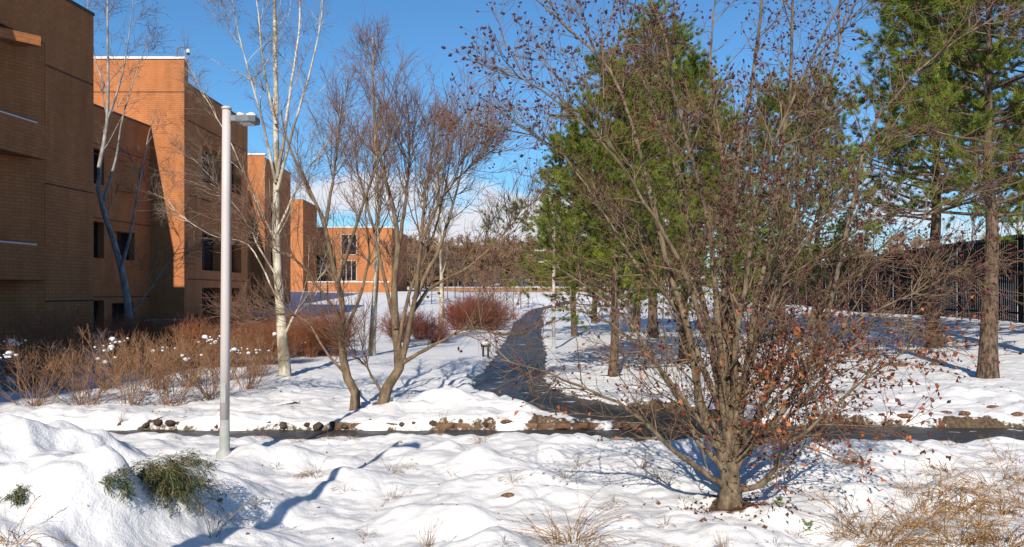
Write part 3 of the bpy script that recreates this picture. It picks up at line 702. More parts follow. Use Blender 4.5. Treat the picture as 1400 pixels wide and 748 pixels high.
def shrubs():
    variants = {}
    def make(key, seed, h, w, m, **k):
        (a, b, s) = shrub_mesh(seed, h, w, **k)
        variants[key] = (make_mesh(key + '_stems', a[0], [a[1]], smooth=True), make_mesh(key + '_twigs', b[0], [b[1]], smooth=True), make_mesh(key + '_snow', s[0], [s[1]], smooth=True) if s else None, m)
    make('rose_a', 1, 1.15, 1.3, SHRUBB, snow=9, n=30, lean=1.0, n2=5, r=.007)
    make('rose_b', 2, 1.1, 1.3, SHRUBB, snow=5, n=32, lean=1.05, n2=5, r=.007)
    make('whip', 3, 1.6, 1.2, SHRUB, n=44, lean=.95, n2=3, r=.008)
    make('red_a', 4, 1.35, 1.2, SHRUB, n=46, lean=.7, r=.008, snow=3, n2=7)
    make('red_b', 5, 1.45, 1.3, SHRUB, n=46, lean=.75, r=.008, n2=7)
    make('dark', 6, 1.45, 1.6, SHRUBD, n=90, lean=1.15, r=.011)
    rng = np.random.RandomState(12)
    def put(key, x, y, label, group, sc, name='shrub', cat='shrub'):
        st, tw, sn, m = variants[key]
        t = thing(name, label, cat, (x, y, Hs(x, y)), rng.uniform(0, 6.28), group); t.scale = (sc * rng.uniform(.95, 1.15), sc * rng.uniform(.95, 1.15), sc * rng.uniform(.92, 1.08))
        link('stems', st, m, t); c = link('twigs', tw, m, t)
        if sn: link('snow_clumps', sn, SNOW, t)
    gf = 'brown shrubs of the front row dotted with snow'; lf = 'low brown twiggy shrub dotted with snow clumps in the front row'
    for k, (px, py) in enumerate([(48, 556), (118, 552), (178, 553), (232, 550), (290, 543), (338, 530), (20, 540), (88, 533), (150, 535), (210, 533), (262, 530), (310, 522), (356, 515)]):
        x, y = gpx(px, py); put('rose_' + 'ab'[k % 2], x, y, lf, gf, .92 + .012 * (k % 4))
    gw = 'upright red-stemmed shrubs at the foot of the near brick block'
    for px, py in [(40, 530), (75, 515), (100, 500), (10, 515), (58, 500)]:
        x, y = gpx(px, py); put('whip', x, y, 'shrub of upright red whips by the foot of the near brick block', gw, .95)
    gr = 'red-stemmed hedge shrubs before the tall wings'; lr = 'reddish bare shrub in the long hedge before the tall brick wings'
    for k in range(51):
        px = 168 + (k % 17) * 18.5 + rng.uniform(-6, 6); row = k // 17
        py = (507 - .02 * (px - 135)) - row * 13 + rng.uniform(-4, 4)
        if px > 398 and row == 0: py -= 14
        x, y = gpx(px, py); put('red_' + 'ab'[k % 2], x, y, lr, gr, .72 + row * .02)
    for px, py, sc in [(626, 452, 1.0), (652, 450, 1.1), (674, 452, 1.0), (640, 446, 1.0), (664, 446, 1.05)]:
        x, y = gpx(px, py); put('dark', x, y, 'dense dark red bush left of the path beside the pale straight birch', 'dark red bushes left of the path', sc, 'red_bush', 'bush')
    for px, py, sc in [(545, 470, .7), (575, 466, .7), (596, 470, .55)]:
        x, y = gpx(px, py); put('dark', x, y, 'small dark red bush in the snow behind the forked tree', 'small bushes behind the forked tree', sc, 'red_bush', 'bush')
    for px, py, sc in [(925, 440, 1.0), (1000, 445, 1.1), (870, 438, 1.0)]:
        x, y, z = ground_pt(px, py); put('red_b', x, y, 'bare brown shrub among the pine trunks before the far fence', 'shrubs among the pines', sc)

def blades(rng, n, h, spread, bend, w, base=.05, heads=0):
    la = rng.uniform(0, 2 * PI); lm = rng.uniform(.2, .9) * spread
    """arching dry blades as thin bent ribbons with a fold"""
    K = 6; az = rng.uniform(0, 2 * PI, n); r = rng.uniform(0, base, n)
    p = np.zeros((n, K, 3)); p[:, 0, 0] = r * np.cos(az); p[:, 0, 1] = r * np.sin(az); p[:, 0, 2] = -.03
    a2 = az + rng.normal(0, .7, n); le = np.abs(rng.normal(0, spread, n)); d = np.stack([np.cos(a2) * le + lm * math.cos(la), np.sin(a2) * le + lm * math.sin(la), np.ones(n)], 1)
    L = h * rng.uniform(.3, 1.2, n); bd = bend * rng.uniform(.2, 1.6, n)
    for s in range(1, K):
        d /= np.linalg.norm(d, axis=1, keepdims=True); p[:, s] = p[:, s - 1] + d * (L / (K - 1))[:, None]
        d = d + np.stack([np.cos(a2) * bd * .4, np.sin(a2) * bd * .4, -bd], 1) + rng.normal(0, .07, (n, 3))
    p[:, :, 2] = np.maximum(p[:, :, 2], -.03 + .02 * rng.rand(n)[:, None])
    rad = np.tile(w * np.array([1, 1, .9, .75, .5, .2]), (n, 1)) * rng.uniform(.6, 1.4, n)[:, None]
    parts = [tubes(p, rad, 3)]
    if heads:
        k = rng.rand(n) < heads; q = p[k][:, -3:]; hd = grow(rng, q, np.full(q.shape[:2], .001), 10, 0, 1, 30, 10, .035, .3, .2, 3, .1, -.15, .6, .0025, .001, .003); parts.append(tubes(*hd, 3))
    return join(parts)
def grasses():
    rng = np.random.RandomState(4)
    # thicket of dry grass on the right bank: nobody could count it
    parts = []
    def add(px, py, n, h, sp, bend, base, w=.0022):
        x, y, z = ground_pt(px, py); v, q = blades(rng, n, h, sp, bend, w, base, .25); parts.append((v + np.array([x, y, z]), q))
    for k in range(22):
        px = rng.uniform(1150, 1400); py = rng.uniform(640, 750)
        if py < 640 + (1400 - px) * .2: continue
        add(px, py, rng.randint(8, 22), rng.uniform(.2, .45), .6, .34, .14)
    for px, py, n, h in [(1265, 700, 70, .5), (1290, 672, 60, .45), (1320, 690, 80, .55), (1240, 722, 60, .5), (1345, 660, 60, .4), (1385, 655, 60, .5), (1370, 700, 70, .5), (1210, 742, 80, .5), (1300, 742, 60, .5), (1360, 742, 60, .5), (1165, 735, 40, .45), (1395, 690, 60, .5), (1290, 645, 40, .3), (1375, 630, 40, .35), (1340, 722, 60, .4)]:
        add(px, py, int(n * .6), h, .75, .42, .16); add(px + 6, py + 3, int(n * .7), h * .55, 1.1, .5, .2, .0026)
    v, q = join(parts)
    tag(link('dry_grass', make_mesh('dry_grass', v, [q]), STRAW), 'golden dry grass sprawling over the snow of the right bank', kind='stuff')
    T = {}
    for key, a in dict(flat=(60, .34, .9, .5, .0022, .14), up=(40, .5, .28, .06, .002, .10), small=(16, .2, .7, .3, .002, .05), big=(110, .55, .9, .42, .0022, .22)).items():
        v, q = blades(np.random.RandomState(len(key) * 7), *a, heads=.2); T[key] = make_mesh('grass_' + key, v, [q])
    def tuft(key, px, py, label, group=None, sc=1., m=STRAW):
        x, y, z = ground_pt(px, py); o = link('grass_tuft', T[key].copy() if m is not STRAW else T[key], m if m is STRAW else None)
        if m is not STRAW: o.data.materials.clear(); o.data.materials.append(m)
        o.location = (x, y, z); o.rotation_euler = (0, 0, rng.uniform(0, 6.28)); o.scale = (sc, sc, sc); tag(o, label, 'grass tuft', group)
    tuft('big', 785, 742, 'broad flattened tuft of golden grass at the bottom edge, left of the foreground tree')
    tuft('up', 735, 552, 'upright tan grass tuft at the bend of the path', sc=.9)
    tuft('flat', 1175, 632, 'golden grass tuft lying just below the dark wet path, right of the foreground tree', sc=.9)
    tuft('up', 990, 757, 'stiff upright straw tuft right under the foreground tree trunk', sc=.45)
    tuft('up', 585, 748, 'folded broken straw stalks at the bottom edge, left of the broad flattened tuft', sc=.6, m=STRAWD)
    tuft('flat', 430, 650, 'brown grass clump poking from snow near the lamp post foot', sc=.7, m=STRAWD)
    tuft('flat', 535, 645, 'dark brown grass clump on the lamp shadow, upper of two', sc=.75, m=STRAWD)
    tuft('flat', 540, 682, 'dark brown grass clump beside the lamp shadow, lower of two', sc=.6, m=STRAWD)
    tuft('small', 472, 672, 'small grass clump right on the lamp shadow', sc=.9, m=STRAWD)
    tuft('flat', 660, 605, 'pale dry grass clump below the stone edging', sc=.8)
    tuft('small', 480, 600, 'small brown grass clump near the row of dark stones', sc=1.1, m=STRAWD)
    tuft('up', 880, 640, 'sparse dry weed in the shade left of the foreground tree', sc=.55, m=STRAWD)
    tuft('flat', 905, 655, 'grey-brown weed clump nearest the foreground trunk on its left', sc=.7, m=STRAWD)
    tuft('flat', 1240, 670, 'golden grass clump upslope of the dry thicket', sc=.9)
    tuft('flat', 10, 742, 'golden grass tuft at the bottom corner below the heaped snow', sc=.9)
    tuft('up', 600, 595, 'thin tall weed stalks right of the forked tree foot', sc=.75, m=STRAWD)
    tuft('up', 165, 578, 'dark weed stalks standing in snow in front of the brown shrubs', sc=.5, m=STRAWD)
    for px, py in [(560, 640), (380, 640), (620, 650), (700, 660), (770, 655), (840, 690), (690, 575), (560, 590), (410, 605), (360, 600), (1020, 605), (1120, 610), (1300, 610), (1350, 604), (240, 600), (270, 690), (500, 735), (350, 690), (870, 600), (790, 640), (910, 720), (1090, 735), (1060, 745), (935, 690), (260, 562), (450, 600), (690, 745)]:
        tuft('small', px, py, 'sparse small sprig of dry grass poking through the snow', 'small sprigs of dry grass', rng.uniform(.6, 1.1), STRAWD if rng.rand() < .6 else STRAW)
    # weed arches of stalks near the camera
    for px, py, s, lab in [(1180, 735, 1.0, 'tall bent seed stalks left of the golden thicket'), (290, 735, .6, 'bent dry stem lying on the snow below the snow heap')]:
        x, y, z = ground_pt(px, py); r2 = np.random.RandomState(px); v, q = blades(r2, 9, .75 * s, .55, .22, .003, .06, .8)
        o = link('weed_stalks', make_mesh('weed_stalks', v, [q]), STRAWD); o.location = (x, y, z); tag(o, lab, 'weed')
    # leaf litter on the snow
    def litter(n, f, s0, s1):
        pos = []
        for _ in range(n):
            x, y = f(); pos.append((x, y, Hs(x, y) + .006))
        pos = np.array(pos); d = rng.normal(0, 1, (n, 3)); d[:, 2] *= .15
        return leaves(pos, d, rng.uniform(s0, s1, n), rng.uniform(s0, s1, n) * .38, rng, .2)
    bx, by = P(1000, 706, BEECH_Y)[:2]
    L = [litter(260, lambda: (bx + rng.normal(.05, .28), by + rng.normal(-.05, .22)), .025, .06),
         litter(170, lambda: (rng.uniform(-3, 6), rng.uniform(5, 10.8)), .015, .045),
         litter(260, lambda: (rng.uniform(1, 11), rng.uniform(12.8, 22)), .03, .08), litter(60, lambda: (rng.uniform(-7, -1), rng.uniform(12.8, 17)), .03, .07)]
    v, q = join(L); tag(link('leaf_litter', make_mesh('leaf_litter', v, [q]), LITTER), 'scattered brown fallen leaves lying on the snow', kind='stuff')
    # small green sprout beside the trunk
    for px, py, n, lab in [(1103, 722, 11, 'small green broad-leaved sprout right of the foreground trunk'), (1062, 690, 7, 'tiny green leafy seedling nearest the foreground trunk')]:
        x, y, z = ground_pt(px, py); pos = np.tile([0, 0, .02], (n, 1)) + rng.normal(0, .035, (n, 3)) * np.array([1, 1, .5]); d = rng.normal(0, 1, (n, 3)); d[:, 2] = np.abs(d[:, 2]) * .6
        v, q = leaves(pos, d, rng.uniform(.05, .085, n), rng.uniform(.014, .022, n), rng, .25)
        o = link('sprout', make_mesh('sprout', v, [q]), mat('fresh_green_leaf', leaf_f((.04, .09, .02), (.09, .15, .03), (.16, .2, .05)))); o.location = (x, y, z); tag(o, lab, 'plant')
    # evergreen bushes half buried in the heap of snow
    for (px, py, w, h, n, lab) in [(226, 682, .27, .34, 130, 'dark evergreen bush spilling from the right flank of the snow heap'), (152, 684, .09, .22, 40, 'smaller evergreen patch showing through a hole in the snow heap'), (12, 690, .08, .11, 14, 'brown-green twigs at a dark hole low in the snow heap')]:
        x, y, z = ground_pt(px, py); r2 = np.random.RandomState(px)
        root = thing('evergreen_bush', lab, 'bush', (x, y, z))
        K = 7; p = np.zeros((n, K, 3)); az = r2.uniform(0, 2 * PI, n); p[:, 0, 0] = r2.normal(0, w * .35, n); p[:, 0, 1] = r2.normal(.1, w * .35, n); p[:, 0, 2] = r2.uniform(0, h * .7, n)
        d = np.stack([np.cos(az) * .8 + .15, np.sin(az) * .8 - .35, r2.uniform(.1, .9, n)], 1)
        for s in range(1, K):
            d /= np.linalg.norm(d, axis=1, keepdims=True); p[:, s] = p[:, s - 1] + d * (w * 1.1 * r2.uniform(.6, 1.1, n) / (K - 1))[:, None]; d[:, 2] -= .33; d += r2.normal(0, .1, (n, 3))
        v, q = tubes(p, np.tile(np.linspace(.003, .0012, K), (n, 1)), 3); link('stems', make_mesh('evergreen_stems', v, [q]), SHRUBB, root)
        pos = p[:, 1:].reshape(-1, 3); dd = np.gradient(p, axis=1)[:, 1:].reshape(-1, 3)
        v, q = needles(pos, dd, 8, .05, .003, .35, r2)
        link('foliage', make_mesh('evergreen_foliage', v, [q]), GREEN, root)

# ------------------------------------------------------------------ stones
def stone(rng, r, sq=.7, n=9, m=6):
    v, q = [], []
    ph = rng.uniform(0, 9, 6)
    for j in range(m + 1):
        for i in range(n):
            a, t = 2 * PI * i / n, PI * j / m
            k = r * (1 + .16 * math.sin(2 * a + ph[0]) * math.sin(t) + .12 * math.sin(3 * a + ph[1] + t * 2) * math.sin(t) + .1 * math.cos(3 * t + ph[2]) * math.sin(t))
            v.append((1.2 * k * math.sin(t) * math.cos(a), k * math.sin(t) * math.sin(a), k * sq * math.cos(t)))
    for j in range(m):
        for i in range(n): q.append((j * n + i, (j + 1) * n + i, (j + 1) * n + (i + 1) % n, j * n + (i + 1) % n))
    return np.array(v), np.array(q)
def stones():
    rng = np.random.RandomState(9)
    ms = []
    for k in range(5):
        v, q = stone(rng, .062, .75, 6, 4); ms.append(make_mesh('edging_stone', v, [q], smooth=False))
    g = 'dark stones along the wet path'; lab = 'dark rounded stone in the row edging the wet cross path'
    for px in list(range(486, 612, 9)) + list(range(130, 480, 17)) + [338, 352, 384, 620, 640, 662]:
        Y = 12.42 + rng.normal(0, .04); x = (px + rng.uniform(-3, 3) - CX) / F * Y
        o = link('edging_stone', ms[rng.randint(5)], ROCK); o.location = (x, Y, zpath(x, Y) + .05 + rng.uniform(-.02, .06)); o.rotation_euler = (rng.uniform(-.3, .3), rng.uniform(-.3, .3), rng.uniform(0, 6)); s = rng.uniform(.75, 1.25); o.scale = (s, s, s); tag(o, lab, 'stone', g)
    mb = MB(); mb.box((-.125, -.05, -.04), (.125, .05, .04), .008); proto = None
    for k in range(46):
        x = -2.6 + k * .262 if k < 18 else -.9 + (k - 18) * .27 * 0 + 0
        if k >= 18: break
    xs = [(px - CX) / F * 12.42 for px in np.arange(470, 880, 23)]
    for x in xs:
        y = 12.43 + rng.normal(0, .012); lo = (x, y, zpath(x, y) + .06)
        if proto is None:
            proto = mb.obj('edging_brick', BRICKEDGE); o = proto
        else: o = proto.copy(); C.objects.link(o)
        o.location = [float(a) for a in lo]; o.rotation_euler = (rng.normal(0, .08), rng.normal(0, .06), rng.normal(0, .06))
        tag(o, 'worn brick edging the far side of the wet cross path', 'brick', 'edging bricks by the cross path')
    # clods of brown leaves on the right-hand snow
    for px, py, s, lab in [(1228, 500, 2.2, 'brown mound of leaves left of the stout pine trunk'), (1280, 499, 1.8, 'brown leaf mound right under the darker pine trunk'), (1293, 565, 1.0, 'brown clod above the wet path, left of a pair'), (1319, 566, 1.0, 'brown clod above the wet path, second of the pair'), (1358, 557, .9, 'lone brown clod on the snow below the stout pine'), (1392, 567, 1.1, 'brown clod by the right edge above the wet path'), (1238, 571, 1.0, 'brown clod at the lip of the wet path right of the foreground tree'), (692, 577, .8, 'small brown clod on the snow tongue near the heap'),
                           (695, 678, .6, 'small brown leaf clump on open snow left of the foreground tree'), (300, 684, .35, 'tiny dark clod on the snow below the lamp post')]:
        x, y, z = ground_pt(px, py); v, q = stone(np.random.RandomState(px), .09 * s, .42)
        o = link('leaf_clod', make_mesh('leaf_clod', v, [q], smooth=False), two_tone('leaf_clod_brown', (.06, .03, .018), (.22, .12, .07), 22, .95, bmp=.8, dist=.02) if 'leaf_clod_brown' not in bpy.data.materials else bpy.data.materials['leaf_clod_brown'])
        o.location = (x, y, z); tag(o, lab, 'leaf clod')

# ------------------------------------------------------------------ buildings
def wall(mb, p0, p1, z0, z1, holes=(), depth=.35, windows=None, parent=None, off=(0, 0, 0), mull=1, rows=1):
    """vertical wall from p0 to p1 (outside on the right hand), with rectangular openings (u0,u1,z0,z1) and their reveals"""
    p0 = np.array(p0, float); p1 = np.array(p1, float); L = np.linalg.norm(p1 - p0); t = (p1 - p0) / L; n = np.array([t[1], -t[0]])
    pt = lambda u, z, d=0: np.array([*(p0 + t * u - n * d), z])
    us = sorted({0, L, *[h[0] for h in holes], *[h[1] for h in holes]}); zs = sorted({z0, z1, *[h[2] for h in holes], *[h[3] for h in holes]})
    for a, b in zip(us[:-1], us[1:]):
        for c, d in zip(zs[:-1], zs[1:]):
            um, zm = (a + b) / 2, (c + d) / 2
            if any(h[0] < um < h[1] and h[2] < zm < h[3] for h in holes): continue
            mb.face([pt(a, c), pt(b, c), pt(b, d), pt(a, d)])
    for a, b, c, d in holes:
        mb.face([pt(a, c), pt(a, d), pt(a, d, depth), pt(a, c, depth)]); mb.face([pt(b, d), pt(b, c), pt(b, c, depth), pt(b, d, depth)])
        mb.face([pt(b, c), pt(a, c), pt(a, c, depth), pt(b, c, depth)]); mb.face([pt(a, d), pt(b, d), pt(b, d, depth), pt(a, d, depth)])
        if parent is not None:
            dp = depth - .06; w = .06; fm = MB()
            def bar(u0, u1, c0, c1):
                q = [pt(u0, 0, dp)[:2], pt(u1, 0, dp)[:2], pt(u1, 0, dp + .05)[:2], pt(u0, 0, dp + .05)[:2]]; fm.prism(q, c0, c1)
            bar(a + .002, a + w, c + .002, d - .002); bar(b - w, b - .002, c + .002, d - .002); bar(a + w, b - w, c + .002, c + w); bar(a + w, b - w, d - w, d - .002)
            for k in range(1, mull + 1):
                u = a + (b - a) * k / (mull + 1); bar(u - .025, u + .025, c + w, d - w)
            for k in range(1, rows):
                zz = c + (d - c) * k / rows
                for j in range(mull + 1):
                    ua = a + (b - a) * j / (mull + 1) + (.025 if j else w); ub = a + (b - a) * (j + 1) / (mull + 1) - (.025 if j < mull else w)
                    bar(ua, ub, zz - .025, zz + .025)
            f = fm.obj('window', FRAME, parent, off)
            gm = MB(); gm.face([pt(a, c, depth - .02), pt(b, c, depth - .02), pt(b, d, depth - .02), pt(a, d, depth - .02)]); gm.obj('pane', GLASS, f, off)
def cap(mb, p0, p1, z, h=.14, w=.55, over=.06):
    p0 = np.array(p0, float); p1 = np.array(p1, float); t = (p1 - p0) / np.linalg.norm(p1 - p0); n = np.array([t[1], -t[0]])
    mb.prism([p0 + n * over, p1 + n * over, p1 - n * w, p0 - n * w], z + .003, z + h)
def band(mb, p0, p1, z, h=.12, out=-.0, d=.03):
    p0 = np.array(p0, float); p1 = np.array(p1, float); t = (p1 - p0) / np.linalg.norm(p1 - p0); n = np.array([t[1], -t[0]])
    mb.prism([p0 + n * .02, p1 + n * .02, p1 - n * .1, p0 - n * .1], z, z + h)
def wedge(mb, p0, dirv, u0, u1, outd, z0, z1):
    """triangular brick hood: its sloping face looks towards the viewer's side"""
    t = np.array(dirv, float); t /= np.linalg.norm(t); n = np.array([t[1], -t[0]]); p0 = np.array(p0, float)
    mb.prism([p0 + t * u0 - n * .02, p0 + t * u1 + n * outd, p0 + t * (u1 + .02) - n * .02], z0, z1)
SEAM = two_tone('dark_joint', (.05, .025, .018), (.07, .035, .025), 4, .9, bmp=0)
def buildings():
    # --- near block with recessed balconies
    d = np.array([.083, 1.0]); A0 = np.array([-15.36, 29.0])
    a = lambda Y: A0 + d * (Y - 29.0)
    root = thing('brick_block', 'near brick block in shadow with deep recessed bays', 'building', (-20, 22, 0)); off = (-20, 22, 0)
    mb = MB(); top = 12.15
    p_in, p_far = a(2.0), a(29.0); L = np.linalg.norm(p_far - p_in)
    u_of = lambda Y: (Y - 2.0) * math.hypot(*d)
    bays = [(z0, z1) for z0, z1 in ((-.3, 2.4), (3.55, 6.43), (7.56, 10.3))]
    bay_w = [(u_of(19.9), u_of(26.35)), (u_of(8.0), u_of(14.5))]
    holes = [(b0, b1, z0, z1) for (b0, b1) in bay_w for (z0, z1) in bays]
    wall(mb, p_in, p_far, -1, top, holes, 1.3)
    wall(mb, p_far, (-34, 29.0), -1, top); wall(mb, (-34, 29), (-34, 2.0), -1, top)
    mb.face([(*p_in, top - .3), (*p_far, top - .3), (-34, 29, top - .3), (-34, 2, top - .3)])
    th = 19.0; wall(mb, (-14.3, -14), (-14.0, 7.2), -1, th); wall(mb, (-14.0, 7.2), (-34, 7.2), -1, th); wall(mb, (-34, -14), (-14.3, -14), -1, th); mb.face([(-34, -14, th - .3), (-14.3, -14, th - .3), (-14.0, 7.2, th - .3), (-34, 7.2, th - .3)])  # unseen tall wing, added to shade the ground before the walls and cut bounce
    # splayed cheeks inside each bay and glass behind
    t = d / np.linalg.norm(d); n = np.array([t[1], -t[0]])
    for b0, b1 in bay_w:
        for z0, z1 in bays:
            q = [p_in + t * (b1 - .01) - n * .012, p_in + t * (b1 - 2.6) - n * 1.25, p_in + t * (b1 - .01) - n * 1.25]
            mb.prism(q, z0 + .012, z1 - .012)
    mb.obj('wall', BRICK, root, off)
    for b0, b1 in bay_w:
        for z0, z1 in bays:
            g = MB(); q = [p_in + t * b0 - n * 1.27, p_in + t * (b1 - 2.62) - n * 1.27]
            g.prism([q[0] + n * .06, q[1] + n * .06, q[1], q[0]], z0 + .05, z0 + .15); g.prism([q[0] + n * .06, q[1] + n * .06, q[1], q[0]], z1 - .15, z1 - .05)
            for k in range(4):
                c = q[0] + (q[1] - q[0]) * (k + .02) / 3.06; g.prism([c + n * .06, c + t * .07 + n * .06, c + t * .07, c], z0 + .15, z1 - .15)
            f = g.obj('window', FRAME, root, off); gl = MB(); e = n * .02
            gl.face([(*(q[0] + e), z0), (*(q[1] + e), z0), (*(q[1] + e), z1), (*(q[0] + e), z1)]); gl.obj('pane', GLASS, f, off)
    sm = MB()
    for b0, b1 in bay_w:
        for z in (3.55, 7.56): sm.prism([p_in + t * b0 - n * .45, p_in + t * b0 - n * .02, p_in + t * (b1 - .35) - n * .02, p_in + t * (b1 - .9) - n * .45], z + .004, z + .05)
    sm.obj('ledge_snow', SNOW, root, off)
    jm = MB()
    for z in (9.58, 5.62, 1.68):
        b1 = bay_w[0][1]; jm.prism([p_in + t * (b1 + .01) + n * .006, p_in + t * (L - .02) + n * .006, p_in + t * (L - .02) - n * .05, p_in + t * (b1 + .01) - n * .05], z, z + .05)
    jm.obj('joint_band', SEAM, root, off)
    cm = MB(); cap(cm, p_in, p_far - t * .0, top, .10, .5, .05); cm.obj('parapet_coping', COPING, root, off)
    hm = MB(); wedge(hm, p_in, t, u_of(23.6), u_of(24.9), .9, 9.75, 10.05); hm.obj('hood', BRICK, root, off)

    # --- stepped wings behind: link block, tall wing, second wing, third wing
    off = (-24, 50, 0); root = thing('stepped_brick_building', 'tall orange brick building of stepped wings with sunlit end walls', 'building', off)
    B1 = np.array([-20.6, 45.0]); b = lambda Y: B1 + d * (Y - 45.0); topB = 11.4
    mb = MB(); p0, p1 = b(33.0), b(44.98); uB = lambda Y: (Y - 33.0) * math.hypot(*d)
    hb = [(uB(41.55), uB(43.4), 3.75, 5.25), (uB(41.3), uB(43.3), .05, 1.45), (uB(39.2), uB(40.6), 3.75, 5.6), (uB(39.2), uB(40.6), 0, 1.6), (uB(39.2), uB(40.6), 7.5, 9.3), (uB(43.05), uB(43.9), 7.45, 8.95)]
    wall(mb, p0, p1, -1, topB, hb, .4, parent=root, off=off); wall(mb, (-34, 33), p0, -1, topB)
    mb.face([(*p0, topB - .3), (*p1, topB - .3), (-34, 44.9, topB - .3), (-34, 33, topB - .3)])
    mb.obj('wall', BRICK, root, off)
    hm = MB(); wedge(hm, p0, d, uB(41.5), uB(42.95), .5, 7.4, 8.95); hm.obj('bay_cheek', BRICK, root, off)
    jm = MB(); tB = d / np.linalg.norm(d); nB = np.array([tB[1], -tB[0]])
    for z in (9.5, 5.75, 1.75): jm.prism([p0 + nB * .006, p1 + nB * .006, p1 - nB * .05, p0 - nB * .05], z, z + .05)
    jm.obj('joint_band', SEAM, root, off)
    cm = MB(); cap(cm, p0, p1, topB, .10, .5, .04); cm.obj('parapet_coping', COPING, root, off)
    # tall wing: sunlit end wall stands above the roof behind it
    xr = -18.67; mb = MB(); e = .55
    wall(mb, (-36, 45), (xr, 45), -1, 15.3); wall(mb, (xr, 45), (xr, 45 + e), -1, 15.3)
    mb.face([(-36, 45, 15.3), (xr, 45, 15.3), (xr, 45 + e, 15.3), (-36, 45 + e, 15.3)]); mb.face([(xr, 45 + e, 13.9), (-36, 45 + e, 13.9), (-36, 45 + e, 15.3), (xr, 45 + e, 15.3)])
    yb = 45 + e; y2 = 55.7
    ht = [(47.6 - yb, 50.7 - yb, 8.7, 10.9), (47.6 - yb, 50.7 - yb, 3.35, 5.7), (47.6 - yb, 50.7 - yb, .0, 2.3), (52.6 - yb, 54.4 - yb, 8.7, 10.9), (52.6 - yb, 54.4 - yb, 3.35, 5.7), (52.6 - yb, 54.4 - yb, .0, 2.3)]
    wall(mb, (xr, yb), (xr + .03, y2), -1, 13.96, ht, .6, parent=root, off=off)
    wall(mb, (xr + .03, y2), (-36, y2), -1, 13.96); mb.face([(xr, yb, 13.6), (xr + .03, y2, 13.6), (-36, y2, 13.6), (-36, yb, 13.6)])
    mb.obj('wall', BRICK, root, off)
    hm = MB(); wedge(hm, (xr, yb), (0, 1), 48.0 - yb, 49.3 - yb, .8, 11.15, 11.5); hm.obj('hood', BRICK, root, off)
    jm = MB(); jm.box((-36, 44.994, 13.4), (xr - .02, 45.1, 13.45))
    for z in (11.9, 7.6, 2.75): jm.box((xr - .05, yb + .01, z), (xr + .038, y2 - .02, z + .05))
    jm.obj('joint_band', SEAM, root, off)
    sm = MB(); sm.box((-36, 44.93, 15.303), (xr + .05, 45.62, 15.43), .03); sm.obj('parapet_snow', SNOW, root, off)
    cm = MB(); cap(cm, (xr, yb + .05), (xr + .03, y2), 13.96, .10, .5, .04); cm.obj('parapet_coping', COPING, root, off)
    # low link between tall wing and second wing
    mb = MB(); q0, q1 = np.array([-23.9, 55.8]), np.array([-23.2, 69.98]); wall(mb, q0, q1, -1, 11.0); mb.face([(*q0, 10.8), (*q1, 10.8), (-36, 70, 10.8), (-36, 55.8, 10.8)]); mb.obj('wall', BRICK, root, off)
    # second wing
    x2 = -21.9; x2e = -22.2; mb = MB(); wall(mb, (-36, 70), (x2, 70), -1, 14.2); wall(mb, (x2, 70), (x2e, 79.2), -1, 14.0, [(2, 4.6, 8.6, 10.8), (2, 4.6, 3.6, 6.0), (2, 4.6, .2, 2.6)], .5, parent=root, off=off)
    wall(mb, (x2e, 79.2), (-36, 79.2), -1, 14.0); mb.face([(x2, 70, 13.7), (x2e, 79.2, 13.7), (-36, 79.2, 13.7), (-36, 70, 13.7)]); mb.obj('wall', BRICK, root, off)
    sm = MB(); sm.box((-36, 69.94, 14.203), (x2 + .05, 70.5, 14.32), .03); sm.obj('parapet_snow', SNOW, root, off)
    # third wing
    mb = MB(); wall(mb, (-40, 103), (-27.25, 103), 0, 14.2); wall(mb, (-27.25, 103), (-27.6, 111.8), 0, 14.2); mb.face([(-40, 103, 14.2), (-27.25, 103, 14.2), (-27.6, 111.8, 14.2), (-40, 111.8, 14.2)])
    mb.obj('wall', BRICK, root, off)
    # --- far wing facing the viewer
    off = (-20, 112, 1.5); root = thing('far_brick_wing', 'far orange brick wing seen through the bare trees, with a gridded window', 'building', off)
    mb = MB(); x0, x1 = -31.0, -17.0; U = lambda px: (px - CX) / F * 112 - x0
    wall(mb, (x0, 112), (x1, 112), 0, 11.2, [(U(416), U(446), 3.6, 7.4)], 1.2)
    mb2 = MB(); wall(mb2, (x0, 111.985), (x0 + .01, 111.985), 0, .1)
    wall(mb, (x1, 112), (x1, 128), 0, 11.2); mb.face([(x0, 112, 11.0), (x1, 112, 11.0), (x1, 128, 11.0), (x0, 128, 11.0)])
    mb.obj('wall', BRICK, root, off)
    for px0, px1, z0, z1, mu, ro in [(466, 488, 7.3, 10.3, 1, 2), (466, 488, 3.6, 6.6, 2, 2), (416, 446, 3.6, 7.4, 2, 1)]:
        fm = MB(); a0, a1 = (px0 - CX) / F * 112, (px1 - CX) / F * 112; y = 111.93 if px0 > 450 else 113.1
        fm.box((a0, y, z0), (a0 + .12, y + .06, z1)); fm.box((a1 - .12, y, z0), (a1, y + .06, z1)); fm.box((a0 + .12, y, z0), (a1 - .12, y + .06, z0 + .12)); fm.box((a0 + .12, y, z1 - .12), (a1 - .12, y + .06, z1))
        for k in range(1, mu + 1): u = a0 + (a1 - a0) * k / (mu + 1); fm.box((u - .05, y + .002, z0 + .12), (u + .05, y + .06, z1 - .12))
        f = fm.obj('window', CONC if px0 > 450 else FRAME, root, off); g = MB(); g.face([(a0, y + .045, z0), (a1, y + .045, z0), (a1, y + .045, z1), (a0, y + .045, z1)]); g.obj('pane', GLASS, f, off)
    sm = MB(); sm.box((x0, 111.95, 11.203), (x1 + .05, 112.5, 11.33), .03); sm.obj('parapet_snow', SNOW, root, off)
